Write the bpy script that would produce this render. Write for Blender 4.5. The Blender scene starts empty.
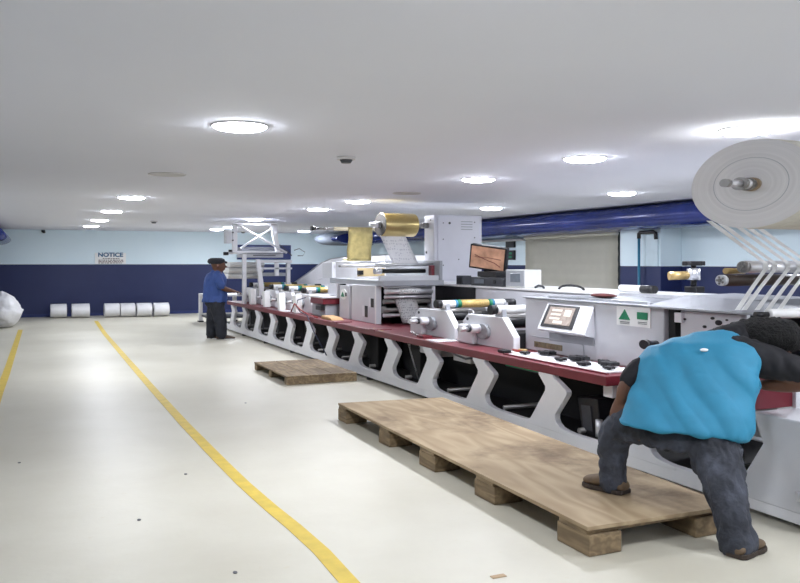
import bpy, bmesh, math, random
from mathutils import Vector, Matrix, noise
random.seed(7)
SC = bpy.context.scene
COL = SC.collection
PI = math.pi

# ------------------------------------------------------------------ camera, world, exposure
F_PX = 820.0
cd = bpy.data.cameras.new('camera'); cam = bpy.data.objects.new('camera', cd); COL.objects.link(cam)
cd.sensor_fit = 'HORIZONTAL'; cd.sensor_width = 36.0; cd.lens = 36.0 * F_PX / 800.0
cd.shift_y = -29.5 / 800.0; cd.clip_start = 0.05; cd.clip_end = 200
YAW = math.atan2(367.0, F_PX)
cam.location = (0, 0, 1.6); cam.rotation_euler = (PI / 2, 0, -YAW)
SC.camera = cam
w = bpy.data.worlds.new('world'); SC.world = w; w.use_nodes = True
w.node_tree.nodes['Background'].inputs[0].default_value = (0.8, 0.85, 0.9, 1)
w.node_tree.nodes['Background'].inputs[1].default_value = 0.15
SC.view_settings.view_transform = 'Standard'; SC.view_settings.look = 'None'
SC.view_settings.exposure = 0.30; SC.view_settings.gamma = 1.0
SC.view_settings.use_curve_mapping = False
EMIT = 118.0

# ------------------------------------------------------------------ materials
def srgb(r, g, b):
    f = lambda c: (c / 255 / 12.92) if c / 255 <= 0.04045 else ((c / 255 + 0.055) / 1.055) ** 2.4
    return (f(r), f(g), f(b), 1)
MATS = {}
def mat(name, rgb, rough=0.5, metal=0.0, var=0.06, scale=6.0, bump=0.0, emit=0.0, coat=0.0, bscale=60.0):
    if name in MATS: return MATS[name]
    m = bpy.data.materials.new(name); m.use_nodes = True; nt = m.node_tree; N = nt.nodes; L = nt.links
    p = N['Principled BSDF']; c = srgb(*rgb)
    tc = N.new('ShaderNodeTexCoord'); no = N.new('ShaderNodeTexNoise'); no.inputs['Scale'].default_value = scale
    no.inputs['Detail'].default_value = 5
    L.new(tc.outputs['Object'], no.inputs['Vector'])
    rp = N.new('ShaderNodeValToRGB'); rp.color_ramp.elements[0].position = 0.3; rp.color_ramp.elements[1].position = 0.7
    rp.color_ramp.elements[0].color = tuple(x * (1 - var) for x in c[:3]) + (1,)
    rp.color_ramp.elements[1].color = tuple(min(1, x * (1 + var)) for x in c[:3]) + (1,)
    L.new(no.outputs['Fac'], rp.inputs['Fac']); L.new(rp.outputs['Color'], p.inputs['Base Color'])
    p.inputs['Roughness'].default_value = rough; p.inputs['Metallic'].default_value = metal
    p.inputs['Coat Weight'].default_value = coat
    if emit:
        p.inputs['Emission Color'].default_value = c; p.inputs['Emission Strength'].default_value = emit
    if bump:
        n2 = N.new('ShaderNodeTexNoise'); n2.inputs['Scale'].default_value = bscale
        L.new(tc.outputs['Object'], n2.inputs['Vector'])
        b = N.new('ShaderNodeBump'); b.inputs['Strength'].default_value = bump; b.inputs['Distance'].default_value = 0.02
        L.new(n2.outputs['Fac'], b.inputs['Height']); L.new(b.outputs['Normal'], p.inputs['Normal'])
    MATS[name] = m; return m

def wall_mat():
    m = bpy.data.materials.new('two_tone_wall'); m.use_nodes = True; N = m.node_tree.nodes; L = m.node_tree.links
    p = N['Principled BSDF']; p.inputs['Roughness'].default_value = 0.55
    g = N.new('ShaderNodeNewGeometry'); sp = N.new('ShaderNodeSeparateXYZ'); L.new(g.outputs['Position'], sp.inputs[0])
    lt = N.new('ShaderNodeMath'); lt.operation = 'LESS_THAN'; lt.inputs[1].default_value = 1.53
    L.new(sp.outputs['Z'], lt.inputs[0])
    no = N.new('ShaderNodeTexNoise'); no.inputs['Scale'].default_value = 1.6; no.inputs['Detail'].default_value = 6
    L.new(g.outputs['Position'], no.inputs['Vector'])
    a = N.new('ShaderNodeMix'); a.data_type = 'RGBA'; a.inputs[6].default_value = srgb(214, 232, 242); a.inputs[7].default_value = srgb(222, 238, 246)
    b = N.new('ShaderNodeMix'); b.data_type = 'RGBA'; b.inputs[6].default_value = srgb(20, 32, 78); b.inputs[7].default_value = srgb(32, 44, 90)
    L.new(no.outputs['Fac'], a.inputs[0]); L.new(no.outputs['Fac'], b.inputs[0])
    x = N.new('ShaderNodeMix'); x.data_type = 'RGBA'
    L.new(lt.outputs[0], x.inputs[0]); L.new(a.outputs[2], x.inputs[6]); L.new(b.outputs[2], x.inputs[7])
    L.new(x.outputs[2], p.inputs['Base Color']); return m

def floor_mat():
    m = bpy.data.materials.new('epoxy_floor'); m.use_nodes = True; N = m.node_tree.nodes; L = m.node_tree.links
    p = N['Principled BSDF']
    tc = N.new('ShaderNodeTexCoord')
    n1 = N.new('ShaderNodeTexNoise'); n1.inputs['Scale'].default_value = 0.9; n1.inputs['Detail'].default_value = 7; n1.inputs['Roughness'].default_value = 0.6
    n2 = N.new('ShaderNodeTexNoise'); n2.inputs['Scale'].default_value = 14; n2.inputs['Detail'].default_value = 3
    L.new(tc.outputs['Object'], n1.inputs['Vector']); L.new(tc.outputs['Object'], n2.inputs['Vector'])
    r = N.new('ShaderNodeValToRGB'); e = r.color_ramp.elements
    e[0].position = 0.3; e[0].color = srgb(194, 189, 172); e[1].position = 0.65; e[1].color = srgb(206, 202, 187)
    L.new(n1.outputs['Fac'], r.inputs['Fac'])
    r2 = N.new('ShaderNodeValToRGB'); r2.color_ramp.elements[0].position = 0.70; r2.color_ramp.elements[1].position = 0.76
    r2.color_ramp.elements[0].color = (0, 0, 0, 1); r2.color_ramp.elements[1].color = (0.35, 0.35, 0.35, 1)
    L.new(n2.outputs['Fac'], r2.inputs['Fac'])
    x = N.new('ShaderNodeMix'); x.data_type = 'RGBA'; x.inputs[7].default_value = srgb(196, 186, 160)
    L.new(r2.outputs['Color'], x.inputs[0]); L.new(r.outputs['Color'], x.inputs[6]); L.new(x.outputs[2], p.inputs['Base Color'])
    r3 = N.new('ShaderNodeMapRange'); r3.inputs[3].default_value = 0.36; r3.inputs[4].default_value = 0.5
    L.new(n1.outputs['Fac'], r3.inputs[0]); L.new(r3.outputs[0], p.inputs['Roughness'])
    b = N.new('ShaderNodeBump'); b.inputs['Strength'].default_value = 0.15; b.inputs['Distance'].default_value = 0.01
    L.new(n2.outputs['Fac'], b.inputs['Height']); L.new(b.outputs['Normal'], p.inputs['Normal'])
    return m

def grain_mat(name, c1, c2, c3, sc=(9, 1.2, 9), wave=1.6, dist=9, stain=0.5, rough=0.75):
    m = bpy.data.materials.new(name); m.use_nodes = True; N = m.node_tree.nodes; L = m.node_tree.links
    p = N['Principled BSDF']; p.inputs['Roughness'].default_value = rough
    tc = N.new('ShaderNodeTexCoord'); mp = N.new('ShaderNodeMapping'); mp.inputs['Scale'].default_value = sc
    L.new(tc.outputs['Object'], mp.inputs['Vector'])
    gn = N.new('ShaderNodeTexNoise'); gn.inputs['Scale'].default_value = wave; gn.inputs['Detail'].default_value = 2.5; L.new(mp.outputs[0], gn.inputs['Vector'])
    mu = N.new('ShaderNodeMath'); mu.operation = 'MULTIPLY'; mu.inputs[1].default_value = dist; L.new(gn.outputs['Fac'], mu.inputs[0])
    wv = N.new('ShaderNodeMath'); wv.operation = 'PINGPONG'; wv.inputs[1].default_value = 1.0; L.new(mu.outputs[0], wv.inputs[0])
    r = N.new('ShaderNodeValToRGB'); r.color_ramp.elements[0].color = srgb(*c1); r.color_ramp.elements[1].color = srgb(*c2)
    r.color_ramp.elements[0].position = 0.1
    L.new(wv.outputs[0], r.inputs['Fac'])
    no = N.new('ShaderNodeTexNoise'); no.inputs['Scale'].default_value = 1.1; no.inputs['Detail'].default_value = 8; no.inputs['Roughness'].default_value = 0.65
    L.new(tc.outputs['Object'], no.inputs['Vector'])
    r2 = N.new('ShaderNodeValToRGB'); r2.color_ramp.elements[0].position = 0.5; r2.color_ramp.elements[1].position = 0.66
    r2.color_ramp.elements[0].color = (0, 0, 0, 1); r2.color_ramp.elements[1].color = (stain,) * 3 + (1,)
    L.new(no.outputs['Fac'], r2.inputs['Fac'])
    x = N.new('ShaderNodeMix'); x.data_type = 'RGBA'; x.inputs[7].default_value = srgb(*c3)
    L.new(r2.outputs['Color'], x.inputs[0]); L.new(r.outputs['Color'], x.inputs[6]); L.new(x.outputs[2], p.inputs['Base Color'])
    return m

def print_mat(name, base, ink, sc, th=0.62):
    """paper web with rows of small printed marks"""
    m = bpy.data.materials.new(name); m.use_nodes = True; N = m.node_tree.nodes; L = m.node_tree.links
    p = N['Principled BSDF']; p.inputs['Roughness'].default_value = 0.45
    tc = N.new('ShaderNodeTexCoord'); mp = N.new('ShaderNodeMapping'); mp.inputs['Scale'].default_value = sc
    L.new(tc.outputs['Object'], mp.inputs['Vector'])
    v = N.new('ShaderNodeTexVoronoi'); v.inputs['Scale'].default_value = 1.0; v.inputs['Randomness'].default_value = 0.45
    L.new(mp.outputs[0], v.inputs['Vector'])
    r = N.new('ShaderNodeValToRGB'); r.color_ramp.elements[0].position = 0.25; r.color_ramp.elements[1].position = 0.4
    r.color_ramp.elements[0].color = srgb(*ink); r.color_ramp.elements[1].color = srgb(*base)
    L.new(v.outputs['Distance'], r.inputs['Fac']); L.new(r.outputs['Color'], p.inputs['Base Color']); return m

def jeans_mat():
    m = mat('faded_denim', (58, 61, 70), 0.85, 0, 0.75, 4.5, 0.8, bscale=22); return m

M_WALL = wall_mat(); M_FLOOR = floor_mat()
M_CEIL = mat('ceiling_paint', (229, 231, 242), 0.85, 0, 0.01, 0.8)
M_WHITE = mat('machine_white', (232, 232, 236), 0.38, 0, 0.03, 4)
M_LIGHTGREY = mat('machine_light_grey', (212, 213, 218), 0.42, 0, 0.04, 4)
M_GREY = mat('machine_grey', (164, 167, 173), 0.45, 0, 0.05, 4)
M_DGREY = mat('dark_grey_metal', (70, 72, 78), 0.45, 0.3, 0.1, 6)
M_BLACK = mat('black_plastic', (22, 22, 26), 0.45, 0, 0.15, 8)
M_INNER = mat('black_bay_shade', (5, 5, 8), 0.7, 0, 0.3, 3)  # near-black colour carries the shade inside the machine bays
M_STEEL = mat('polished_steel', (224, 224, 228), 0.28, 0.65, 0.06, 10)
M_DSTEEL = mat('dull_steel', (150, 148, 146), 0.35, 0.7, 0.1, 10)
M_RED = mat('maroon_paint', (112, 38, 48), 0.4, 0, 0.08, 5)
M_GOLD = mat('gold_foil', (206, 194, 146), 0.36, 0.6, 0.15, 12)
M_GOLDP = mat('gold_engraved_sleeve', (200, 172, 108), 0.45, 0.3, 0.2, 60)
M_BRASS = mat('brass', (200, 172, 118), 0.4, 0.6, 0.1, 20)
M_GREEN = mat('green_print', (22, 120, 82), 0.5, 0, 0.04)
M_BLUEBAND = mat('blue_tape', (60, 130, 165), 0.5, 0, 0.06)
M_DUCT = mat('blue_duct_wrap', (36, 52, 122), 0.22, 0.1, 0.22, 3, 0.35, bscale=7)
M_SILVER = mat('silver_insulation', (118, 126, 138), 0.6, 0.0, 0.1, 5, 0.3, bscale=9)
M_NAVY = mat('navy_board', (34, 48, 102), 0.5)
M_PAPER = mat('white_paper', (242, 242, 241), 0.6, 0, 0.02)
M_PAPERSIDE = mat('paper_roll_end', (208, 205, 205), 0.7, 0, 0.03, 3)
M_CREAM = mat('cream_blind_fabric', (244, 241, 228), 0.7, 0, 0.02)
M_YEL = mat('yellow_tape', (206, 178, 66), 0.55, 0, 0.12, 9)
M_LAMP = mat('led_panel_glow', (242, 246, 255), 0.5, 0, 0, emit=EMIT)
M_UNLIT = mat('unlit_led_panel', (186, 183, 184), 0.5, 0, 0.02)
M_TRIM = mat('fixture_white', (205, 203, 205), 0.5)
M_SKIN = mat('brown_skin', (98, 64, 46), 0.55, 0, 0.08, 12)
M_HAIR = mat('black_hair', (7, 6, 7), 0.85, 0, 0.4, 40, 0.9, bscale=90)
M_SHIRT = mat('bright_blue_jersey', (44, 136, 172), 0.6, 0, 0.08, 7, 0.25, bscale=300)
M_SLEEVE = mat('charcoal_sleeve', (17, 17, 24), 0.8, 0, 0.12, 9)
M_DENIM = jeans_mat()
M_SHOE = mat('tan_suede_shoe', (104, 86, 66), 0.8, 0, 0.15, 20)
M_SOLE = mat('dark_shoe_sole', (60, 50, 42), 0.8)
M_BSHIRT = mat('royal_blue_shirt', (44, 70, 128), 0.7, 0, 0.1, 12)
M_DTROUSER = mat('dark_trousers', (30, 33, 42), 0.8, 0, 0.2, 8)
M_CAP = mat('black_cap_fabric', (34, 36, 42), 0.8, 0, 0.2, 20)
M_PLY = grain_mat('plywood_sheet', (152, 131, 102), (172, 152, 122), (92, 70, 48), (2.4, .5, 2), 1.0, 18, 0.8)
M_WOOD = grain_mat('rough_pallet_wood', (116, 98, 74), (146, 126, 96), (84, 66, 46), (9, 1.5, 12), 1.0, 9, 0.8)
M_SACK = mat('white_plastic_sack', (226, 226, 228), 0.42, 0, 0.04, 4, 0.5, bscale=14)
M_WEB = print_mat('printed_label_web', (226, 226, 226), (160, 160, 166), (34, 44, 34))
M_WEBG = print_mat('pale_printed_web', (242, 242, 244), (214, 214, 220), (26, 26, 22))
M_SCREEN = mat('monitor_picture', (170, 130, 108), 0.2, 0, 0.45, 7, emit=0.35)
M_TOUCH = mat('touchscreen_picture', (150, 138, 130), 0.2, 0, 0.25, 30, emit=0.3)
M_LCD = mat('grey_display', (120, 128, 136), 0.2, 0, 0.1, 12)
M_TEXT = mat('sign_blue_ink', (22, 92, 134), 0.5)
M_TEXTB = mat('sign_brown_ink', (96, 70, 66), 0.5)
M_PIPE = mat('teal_pipe_paint', (44, 118, 150), 0.4)
M_WIRE = mat('steel_floor_paint', (200, 200, 205), 0.4)

# ------------------------------------------------------------------ mesh collecting helper
ORG = {}
class MB:
    def __init__(s): s.bm = bmesh.new(); s.mi = 0
    def _f(s, vs):
        try:
            f = s.bm.faces.new(vs); f.material_index = s.mi; return f
        except ValueError: return None
    def m(s, i): s.mi = i; return s
    def box(s, x0, x1, y0, y1, z0, z1):
        v = [s.bm.verts.new((x, y, z)) for x in (x0, x1) for y in (y0, y1) for z in (z0, z1)]
        for q in ((0, 1, 3, 2), (4, 6, 7, 5), (0, 4, 5, 1), (2, 3, 7, 6), (0, 2, 6, 4), (1, 5, 7, 3)):
            s._f([v[i] for i in q])
        return s
    def prism(s, pts, a, b, axis='x'):
        """outline (two coords) extruded from a to b along an axis; x:(y,z) y:(x,z) z:(x,y)"""
        def P(p, t):
            return {'x': (t, p[0], p[1]), 'y': (p[0], t, p[1]), 'z': (p[0], p[1], t)}[axis]
        A = [s.bm.verts.new(P(p, a)) for p in pts]; B = [s.bm.verts.new(P(p, b)) for p in pts]
        s._f(A[::-1]); s._f(B)
        n = len(pts)
        for i in range(n): s._f([A[i], A[(i + 1) % n], B[(i + 1) % n], B[i]])
        return s
    def hexa(s, bot, top):
        A = [s.bm.verts.new(p) for p in bot]; B = [s.bm.verts.new(p) for p in top]
        s._f(A[::-1]); s._f(B); n = len(A)
        for i in range(n): s._f([A[i], A[(i + 1) % n], B[(i + 1) % n], B[i]])
        return s
    def rod(s, p0, p1, r0, r1=None, n=20, sy=1.0, hole=0.0, cap=True):
        """cylinder / cone between points; sy widens the section along world Y"""
        r1 = r0 if r1 is None else r1
        p0, p1 = Vector(p0), Vector(p1); d = (p1 - p0).normalized()
        u = d.orthogonal().normalized() if abs(d.x) < 0.99 else Vector((0, 1, 0)); v = d.cross(u)
        def ring(p, r):
            out = []
            for i in range(n):
                a = 2 * PI * i / n; o = u * (math.cos(a) * r) + v * (math.sin(a) * r); o.y *= sy
                out.append(s.bm.verts.new(p + o))
            return out
        A, B = ring(p0, r0), ring(p1, r1)
        for i in range(n):
            f = s._f([A[i], A[(i + 1) % n], B[(i + 1) % n], B[i]])
            if f: f.smooth = True
        if cap: s._f(A[::-1]); s._f(B)
        return s
    def tube(s, pts, r, n=8):
        pts = [Vector(p) for p in pts]; rings = []
        for k, p in enumerate(pts):
            d = (pts[min(k + 1, len(pts) - 1)] - pts[max(k - 1, 0)]).normalized()
            u = d.cross(Vector((0, 0, 1)))
            if u.length < 0.05: u = d.cross(Vector((0, 1, 0)))
            u.normalize(); v = d.cross(u)
            rings.append([s.bm.verts.new(p + u * (math.cos(2 * PI * i / n) * r) + v * (math.sin(2 * PI * i / n) * r)) for i in range(n)])
        for A, B in zip(rings, rings[1:]):
            for i in range(n):
                f = s._f([A[i], A[(i + 1) % n], B[(i + 1) % n], B[i]])
                if f: f.smooth = True
        s._f(rings[0][::-1]); s._f(rings[-1]); return s
    def sheet(s, rows, t=0.004):
        """rows of 3D points -> smooth sheet with thickness t"""
        g = [[s.bm.verts.new(p) for p in r] for r in rows]
        fs = []
        for a, b in zip(g, g[1:]):
            for i in range(len(a) - 1):
                f = s._f([a[i], a[i + 1], b[i + 1], b[i]])
                if f: f.smooth = True; fs.append(f)
        bmesh.ops.solidify(s.bm, geom=fs, thickness=t); return s
    def ring(s, c, R, r, axis='x', n=24, k=8, sy=1.0):
        c = Vector(c); g = []
        for i in range(n):
            a = 2 * PI * i / n; row = []
            for j in range(k):
                b = 2 * PI * j / k; rr = R + r * math.cos(b); h = r * math.sin(b)
                o = {'x': (h, rr * math.cos(a) * sy, rr * math.sin(a)), 'z': (rr * math.cos(a), rr * math.sin(a), h), 'y': (rr * math.cos(a), h, rr * math.sin(a))}[axis]
                row.append(s.bm.verts.new(c + Vector(o)))
            g.append(row)
        for i in range(n):
            for j in range(k):
                f = s._f([g[i][j], g[(i + 1) % n][j], g[(i + 1) % n][(j + 1) % k], g[i][(j + 1) % k]])
                if f: f.smooth = True
        return s
    def ball(s, c, rx, ry, rz, n=20, k=12, rot=None):
        c = Vector(c); g = []
        for j in range(1, k):
            t = PI * j / k; row = []
            for i in range(n):
                a = 2 * PI * i / n
                o = Vector((rx * math.sin(t) * math.cos(a), ry * math.sin(t) * math.sin(a), rz * math.cos(t)))
                if rot: o = rot @ o
                row.append(s.bm.verts.new(c + o))
            g.append(row)
        T = Vector((0, 0, rz)); 
        if rot: T = rot @ T
        a, b = s.bm.verts.new(c + T), s.bm.verts.new(c - T)
        for i in range(n):
            for q in ([a, g[0][i], g[0][(i + 1) % n]], [b, g[-1][(i + 1) % n], g[-1][i]]):
                f = s._f(q); 
                if f: f.smooth = True
            for j in range(k - 2):
                f = s._f([g[j][i], g[j + 1][i], g[j + 1][(i + 1) % n], g[j][(i + 1) % n]])
                if f: f.smooth = True
        return s
    def build(s, name, mats, parent=None, bevel=0.0, seg=2):
        if not isinstance(mats, (list, tuple)): mats = [mats]
        bm = s.bm; bmesh.ops.recalc_face_normals(bm, faces=bm.faces[:])
        if parent: off = ORG[parent.name]
        else:
            xs = [v.co for v in bm.verts]
            off = Vector(((min(v.x for v in xs) + max(v.x for v in xs)) / 2, (min(v.y for v in xs) + max(v.y for v in xs)) / 2, min(v.z for v in xs)))
        for v in bm.verts: v.co -= off
        me = bpy.data.meshes.new(name); bm.to_mesh(me); bm.free()
        for m in mats: me.materials.append(m)
        o = bpy.data.objects.new(name, me); COL.objects.link(o)
        if parent: o.parent = parent
        else: o.location = off
        ORG[o.name] = off
        if bevel:
            b = o.modifiers.new('bevel', 'BEVEL'); b.width = bevel; b.segments = seg; b.limit_method = 'ANGLE'; b.angle_limit = math.radians(40)
        return o

def bake(o):
    dg = bpy.context.evaluated_depsgraph_get(); dg.update()
    me = bpy.data.meshes.new_from_object(o.evaluated_get(dg)); o.modifiers.clear(); o.data = me
    for p in me.polygons: p.use_smooth = True
    return o
def tag(o, label=None, cat=None, group=None, kind=None):
    if label: o['label'] = label
    if cat: o['category'] = cat
    if group: o['group'] = group
    if kind: o['kind'] = kind
    return o
def thing(name, loc, label, cat, group=None):
    o = bpy.data.objects.new(name, None); COL.objects.link(o); o.location = loc; o.empty_display_size = 0.1
    ORG[o.name] = Vector(loc); return tag(o, label, cat, group)
def struct(name, mb, m, parent=None, bevel=0.0):
    o = mb.build(name, m, parent, bevel)
    if not parent: o['kind'] = 'structure'
    return o
def copy_tree(o, parent=None):
    c = o.copy(); COL.objects.link(c)
    if parent: c.parent = parent
    for ch in list(o.children): copy_tree(ch, c)
    return c
def text_mb(body, size, loc, rot, depth=0.002, sx=1.0):
    cu = bpy.data.curves.new('text', 'FONT'); cu.body = body; cu.size = size; cu.extrude = depth; cu.offset = .006 * size / .17; cu.align_x = 'CENTER'; cu.align_y = 'CENTER'
    ob = bpy.data.objects.new('text', cu); COL.objects.link(ob)
    dg = bpy.context.evaluated_depsgraph_get(); dg.update()
    me = bpy.data.meshes.new_from_object(ob.evaluated_get(dg))
    bpy.data.objects.remove(ob)
    me.transform(Matrix.Translation(loc) @ rot @ Matrix.Diagonal((sx, 1, 1, 1)))
    mb = MB(); mb.bm.from_mesh(me); return mb

RX = Matrix.Rotation(PI / 2, 4, 'X')                       # faces -Y
RZX = Matrix.Rotation(-PI / 2, 4, 'Z') @ RX                # faces -X

# ------------------------------------------------------------------ ceiling downlights
LIT = [(1.3, 5.6), (1.3, 12.41), (1.32, 15.97), (1.36, 19.49), (1.38, 22.84), (1.3, 2.1), (1.3, -1.4),
       (4.55, 6.08), (4.6, 8.11), (4.57, 11.8), (4.61, 13.87), (4.43, 17.66), (4.85, 21.96), (4.81, 23.6), (4.62, 4.3), (4.55, 2.1), (4.55, -0.6),
       (7.32, 8.96), (7.28, 12.38), (7.5, 23.88), (7.3, 5.4), (7.3, 1.9), (7.3, -1.4), (7.3, 16.0)]  # out-of-view lamps are added to light the near ceiling, foreground and right wall
UNLIT = [(1.31, 9.01), (4.65, 10.16)]
WHERE = ['largest light, over the aisle', 'just beyond the unlit panel over the aisle', 'third from the far wall over the aisle', 'second from the far wall over the aisle', 'nearest the far wall over the aisle',
         'added unseen over the near floor, above the camera', 'added unseen behind the camera over the aisle', 'above the front cabinet with the touchscreen', 'above the monitor', 'above the gold foil roll', 'above the plain gold web', 'above the cross-braced tower',
         'beyond the tower, nearer of two', 'beyond the tower, by the far wall', 'directly above the huge paper roll', 'added unseen over the near pallet end', 'added unseen behind the camera over the machine side',
         'nearest the blue duct, left of the paper roll', 'close to the white electrical cabinet top by the duct', 'smallest, near the silver duct end', 'added unseen above the duct side behind the paper roll', 'added unseen right of the camera', 'added unseen behind the camera by the duct', 'added unseen on the hidden side of the tall cabinet']
def downlight(x, y, lit, where):
    t = thing('ceiling_light', (x, y, 2.54), ('lit' if lit else 'unlit') + ' round white ceiling light, ' + where, 'ceiling light', 'round ceiling downlights')
    MB().ring((x, y, 2.536), 0.19, 0.008, 'z', 40, 8).build('trim_ring', M_TRIM, t)
    b = MB()
    if lit:
        b.rod((x, y, 2.539), (x, y, 2.528), 0.186, 0.180, n=40, cap=False).rod((x, y, 2.528), (x, y, 2.514), 0.180, 0.155, n=40, cap=False).rod((x, y, 2.514), (x, y, 2.507), 0.155, 0.10, n=40, cap=False)
        b.rod((x, y, 2.507), (x, y, 2.505), 0.10, 0.02, n=40)
    else: b.rod((x, y, 2.539), (x, y, 2.533), 0.184, n=40)
    b.build('diffuser', M_LAMP if lit else M_UNLIT, t)
for (x, y), wh in zip(LIT, WHERE): downlight(x, y, True, wh)
downlight(*UNLIT[0], False, 'between lit ones over the aisle')
downlight(*UNLIT[1], False, 'left of the monitor above the machine')

# ------------------------------------------------------------------ room shell
X0, X1, YB, YF, H = -1.6, 9.74, -3.0, 26.0, 2.54
struct('floor', MB().box(X0 - .1, X1 + .1, YB - .1, YF + .1, -0.1, 0), M_FLOOR)
struct('ceiling', MB().box(X0 - .1, X1 + .1, YB - .1, YF + .1, H, H + 0.1), M_CEIL)
struct('wall_far', MB().box(X0 - .1, X1 + .1, YF, YF + .12, 0, H), M_WALL)
struct('wall_back', MB().box(X0 - .1, X1 + .1, YB - .12, YB, 0, H), M_WALL)
struct('wall_left', MB().box(X0 - .12, X0, YB, YF, 0, H), M_WALL)
b = MB(); b.box(X1, X1 + .12, YB, 11.97, 0, H); b.box(X1, X1 + .12, 15.1, YF, 0, H)
b.box(X1, X1 + .12, 11.97, 15.1, 0, 0.55); b.box(X1, X1 + .12, 11.97, 15.1, 2.25, H)
struct('wall_right', b, M_WALL)
struct('wall_pillar', MB().box(9.3, X1 - .005, 10.42, 11.42, 0, H - .001), M_WALL, bevel=0.01)
struct('baseboard_far', MB().box(X0, X1, YF - .015, YF, 0, 0.09), M_NAVY)
t = thing('window_blind', (9.8, 13.5, 0.55), 'cream roller blind pulled down over the wide window between pillar and blue strip', 'blind')
b = MB(); n = 30
rows = [[(9.715 + 0.004 * math.sin(j * 1.7) , 12.0 + (15.07 - 12.0) * i / 8, 0.56 + 1.54 * j / n) for i in range(9)] for j in range(n + 1)]
b.sheet(rows, 0.006).build('blind_fabric', M_CREAM, t)
MB().rod((9.70, 11.99, 2.12), (9.70, 15.08, 2.12), 0.028).build('blind_tube', M_CREAM, t)
MB().box(9.70, 9.73, 11.99, 15.08, 0.53, 0.56).build('bottom_bar', M_TRIM, t)
b = MB(); b.box(9.86, 9.89, 11.97, 15.1, 0.55, 2.25); g = b.build('window_1', mat('window_glass_night', (60, 70, 80), 0.1)); g['kind'] = 'structure'
b = MB(); b.box(9.66, 9.738, 15.12, 17.3, 2.06, 2.11); b.box(9.655, 9.738, 11.95, 15.12, 2.15, 2.18)
struct('trim_1', b, M_TRIM, bevel=0.004)

# ducts
t = thing('air_duct', (9.2, 10, 2.12), 'long glossy blue wrapped air duct under the ceiling along the right wall', 'duct')
def squircle(cx, cz, a, c, n=28):
    o = []
    for i in range(n):
        q = 2 * PI * i / n; ca, sa = math.cos(q), math.sin(q)
        o.append((cx + a * math.copysign(abs(ca) ** 0.75, ca), cz + c * math.copysign(abs(sa) ** 0.75, sa)))
    return o
b = MB(); prev = None
ys = [YB + .02 + (22.3 - YB) * i / 100 for i in range(101)]
for k, y in enumerate(ys):
    sag = 0.012 * math.sin(y * 2.1) + 0.008 * noise.noise(Vector((y * 1.3, 3, 1)))
    ring = [b.bm.verts.new((p[0], y, p[1])) for p in squircle(9.2, 2.33, 0.37 + sag, 0.195 + sag * .6)]
    if prev:
        for i in range(len(ring)):
            f = b._f([prev[i], prev[(i + 1) % 28], ring[(i + 1) % 28], ring[i]]); f.smooth = True
    else: b._f(ring[::-1])
    prev = ring
b._f(prev); b.build('duct_body', M_DUCT, t)
t2 = thing('duct_end', (8.9, 24, 2.1), 'silver insulated duct elbow with a blue face at the far end of the right wall', 'duct')
b = MB(); prev = None
for k in range(15):
    u = k / 14; x = 9.5 - 1.5 * u; r = 0.21 * math.sqrt(max(0.02, 1 - (max(0, u - .5) / .51) ** 3.5))
    ring = [b.bm.verts.new((x, 23.4 + 1.7 * r * math.cos(2 * PI * i / 24) + .9 * u, 2.315 + r * math.sin(2 * PI * i / 24) * (0.98))) for i in range(24)]
    if prev:
        for i in range(24): f = b._f([prev[i], prev[(i + 1) % 24], ring[(i + 1) % 24], ring[i]]); f.smooth = True
    prev = ring
b._f(prev); b.build('silver_elbow', M_SILVER, t2)
b = MB(); pts = [(8.72 + 0.58 * math.cos(2 * PI * i / 32), 2.3 + 0.155 * math.sin(2 * PI * i / 32)) for i in range(32)]
b.prism(pts, 22.75, 23.3, 'y'); b.build('blue_face', M_DUCT, t2, 0.03)
b = MB(); b.rod((-1.1, 19, 2.2315), (-1.1, 25.9, 2.2315), 0.155, n=32); 
tg = b.build('ceiling_duct', M_DUCT); tag(tg, 'dark blue round duct above the white sack at the left edge', 'duct')
for v in tg.data.vertices: v.co.x *= 2.6
tg.location.x += .13

# wall fittings
b = MB(); b.box(5.93, 7.7, 25.93, 25.99, 1.68, 2.15); tag(b.build('wall_panel', M_NAVY, None, 0.008), 'navy blue rectangular panel on the far wall behind the white tower', 'wall panel')
t = thing('notice_sign', (2.12, 25.95, 1.54), 'white notice sign with blue heading on the far wall above the white rolls', 'sign')
MB().box(1.68, 2.56, 25.975, 25.99, 1.545, 1.87).build('sign_board', M_PAPER, t, 0.003)
text_mb('NOTICE', 0.17, (2.12, 25.965, 1.81), RX, 0.003, 1.15).build('heading', M_TEXT, t)
b = MB()
for r, z in enumerate((1.70, 1.655, 1.61, 1.57)):
    x = 1.78 + 0.12 * (r == 0)
    while x < 2.46 - .1 * (r == 0):
        w_ = random.uniform(.03, .09); b.box(x, x + w_, 25.968, 25.976, z - .012, z + .012); x += w_ + .022
b.build('small_print', M_TEXTB, t)
t = thing('wall_camera', (0.27, 25.9, 2.44), 'small dark camera high on the far wall left of the ceiling lights', 'camera')
MB().box(.22, .32, 25.9, 26, 2.47, 2.53).build('bracket', M_DGREY, t); MB().rod((.27, 25.82, 2.47), (.3, 25.98, 2.47), .035).build('camera_body', M_BLACK, t)
def detector(x, y, lab):
    t = thing('smoke_detector', (x, y, 2.54), lab, 'smoke detector')
    MB().rod((x, y, 2.539), (x, y, 2.515), 0.085, 0.08, 28).build('detector_base', M_TRIM, t)
    MB().rod((x, y, 2.515), (x, y, 2.485), 0.06, 0.042, 24).build('sensor_head', M_DGREY, t)
detector(2.56, 6.9, 'small round smoke detector on the ceiling right of the largest light')
detector(2.53, 19.46, 'tiny smoke detector on the ceiling near the far wall')
detector(5.9, 25.0, 'tiny smoke detector at the far wall above the cross-braced tower')
t = thing('wall_pipe', (9.2, 11.35, 0), 'thin teal water pipe with a black elbow running up the pillar', 'pipe')
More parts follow.
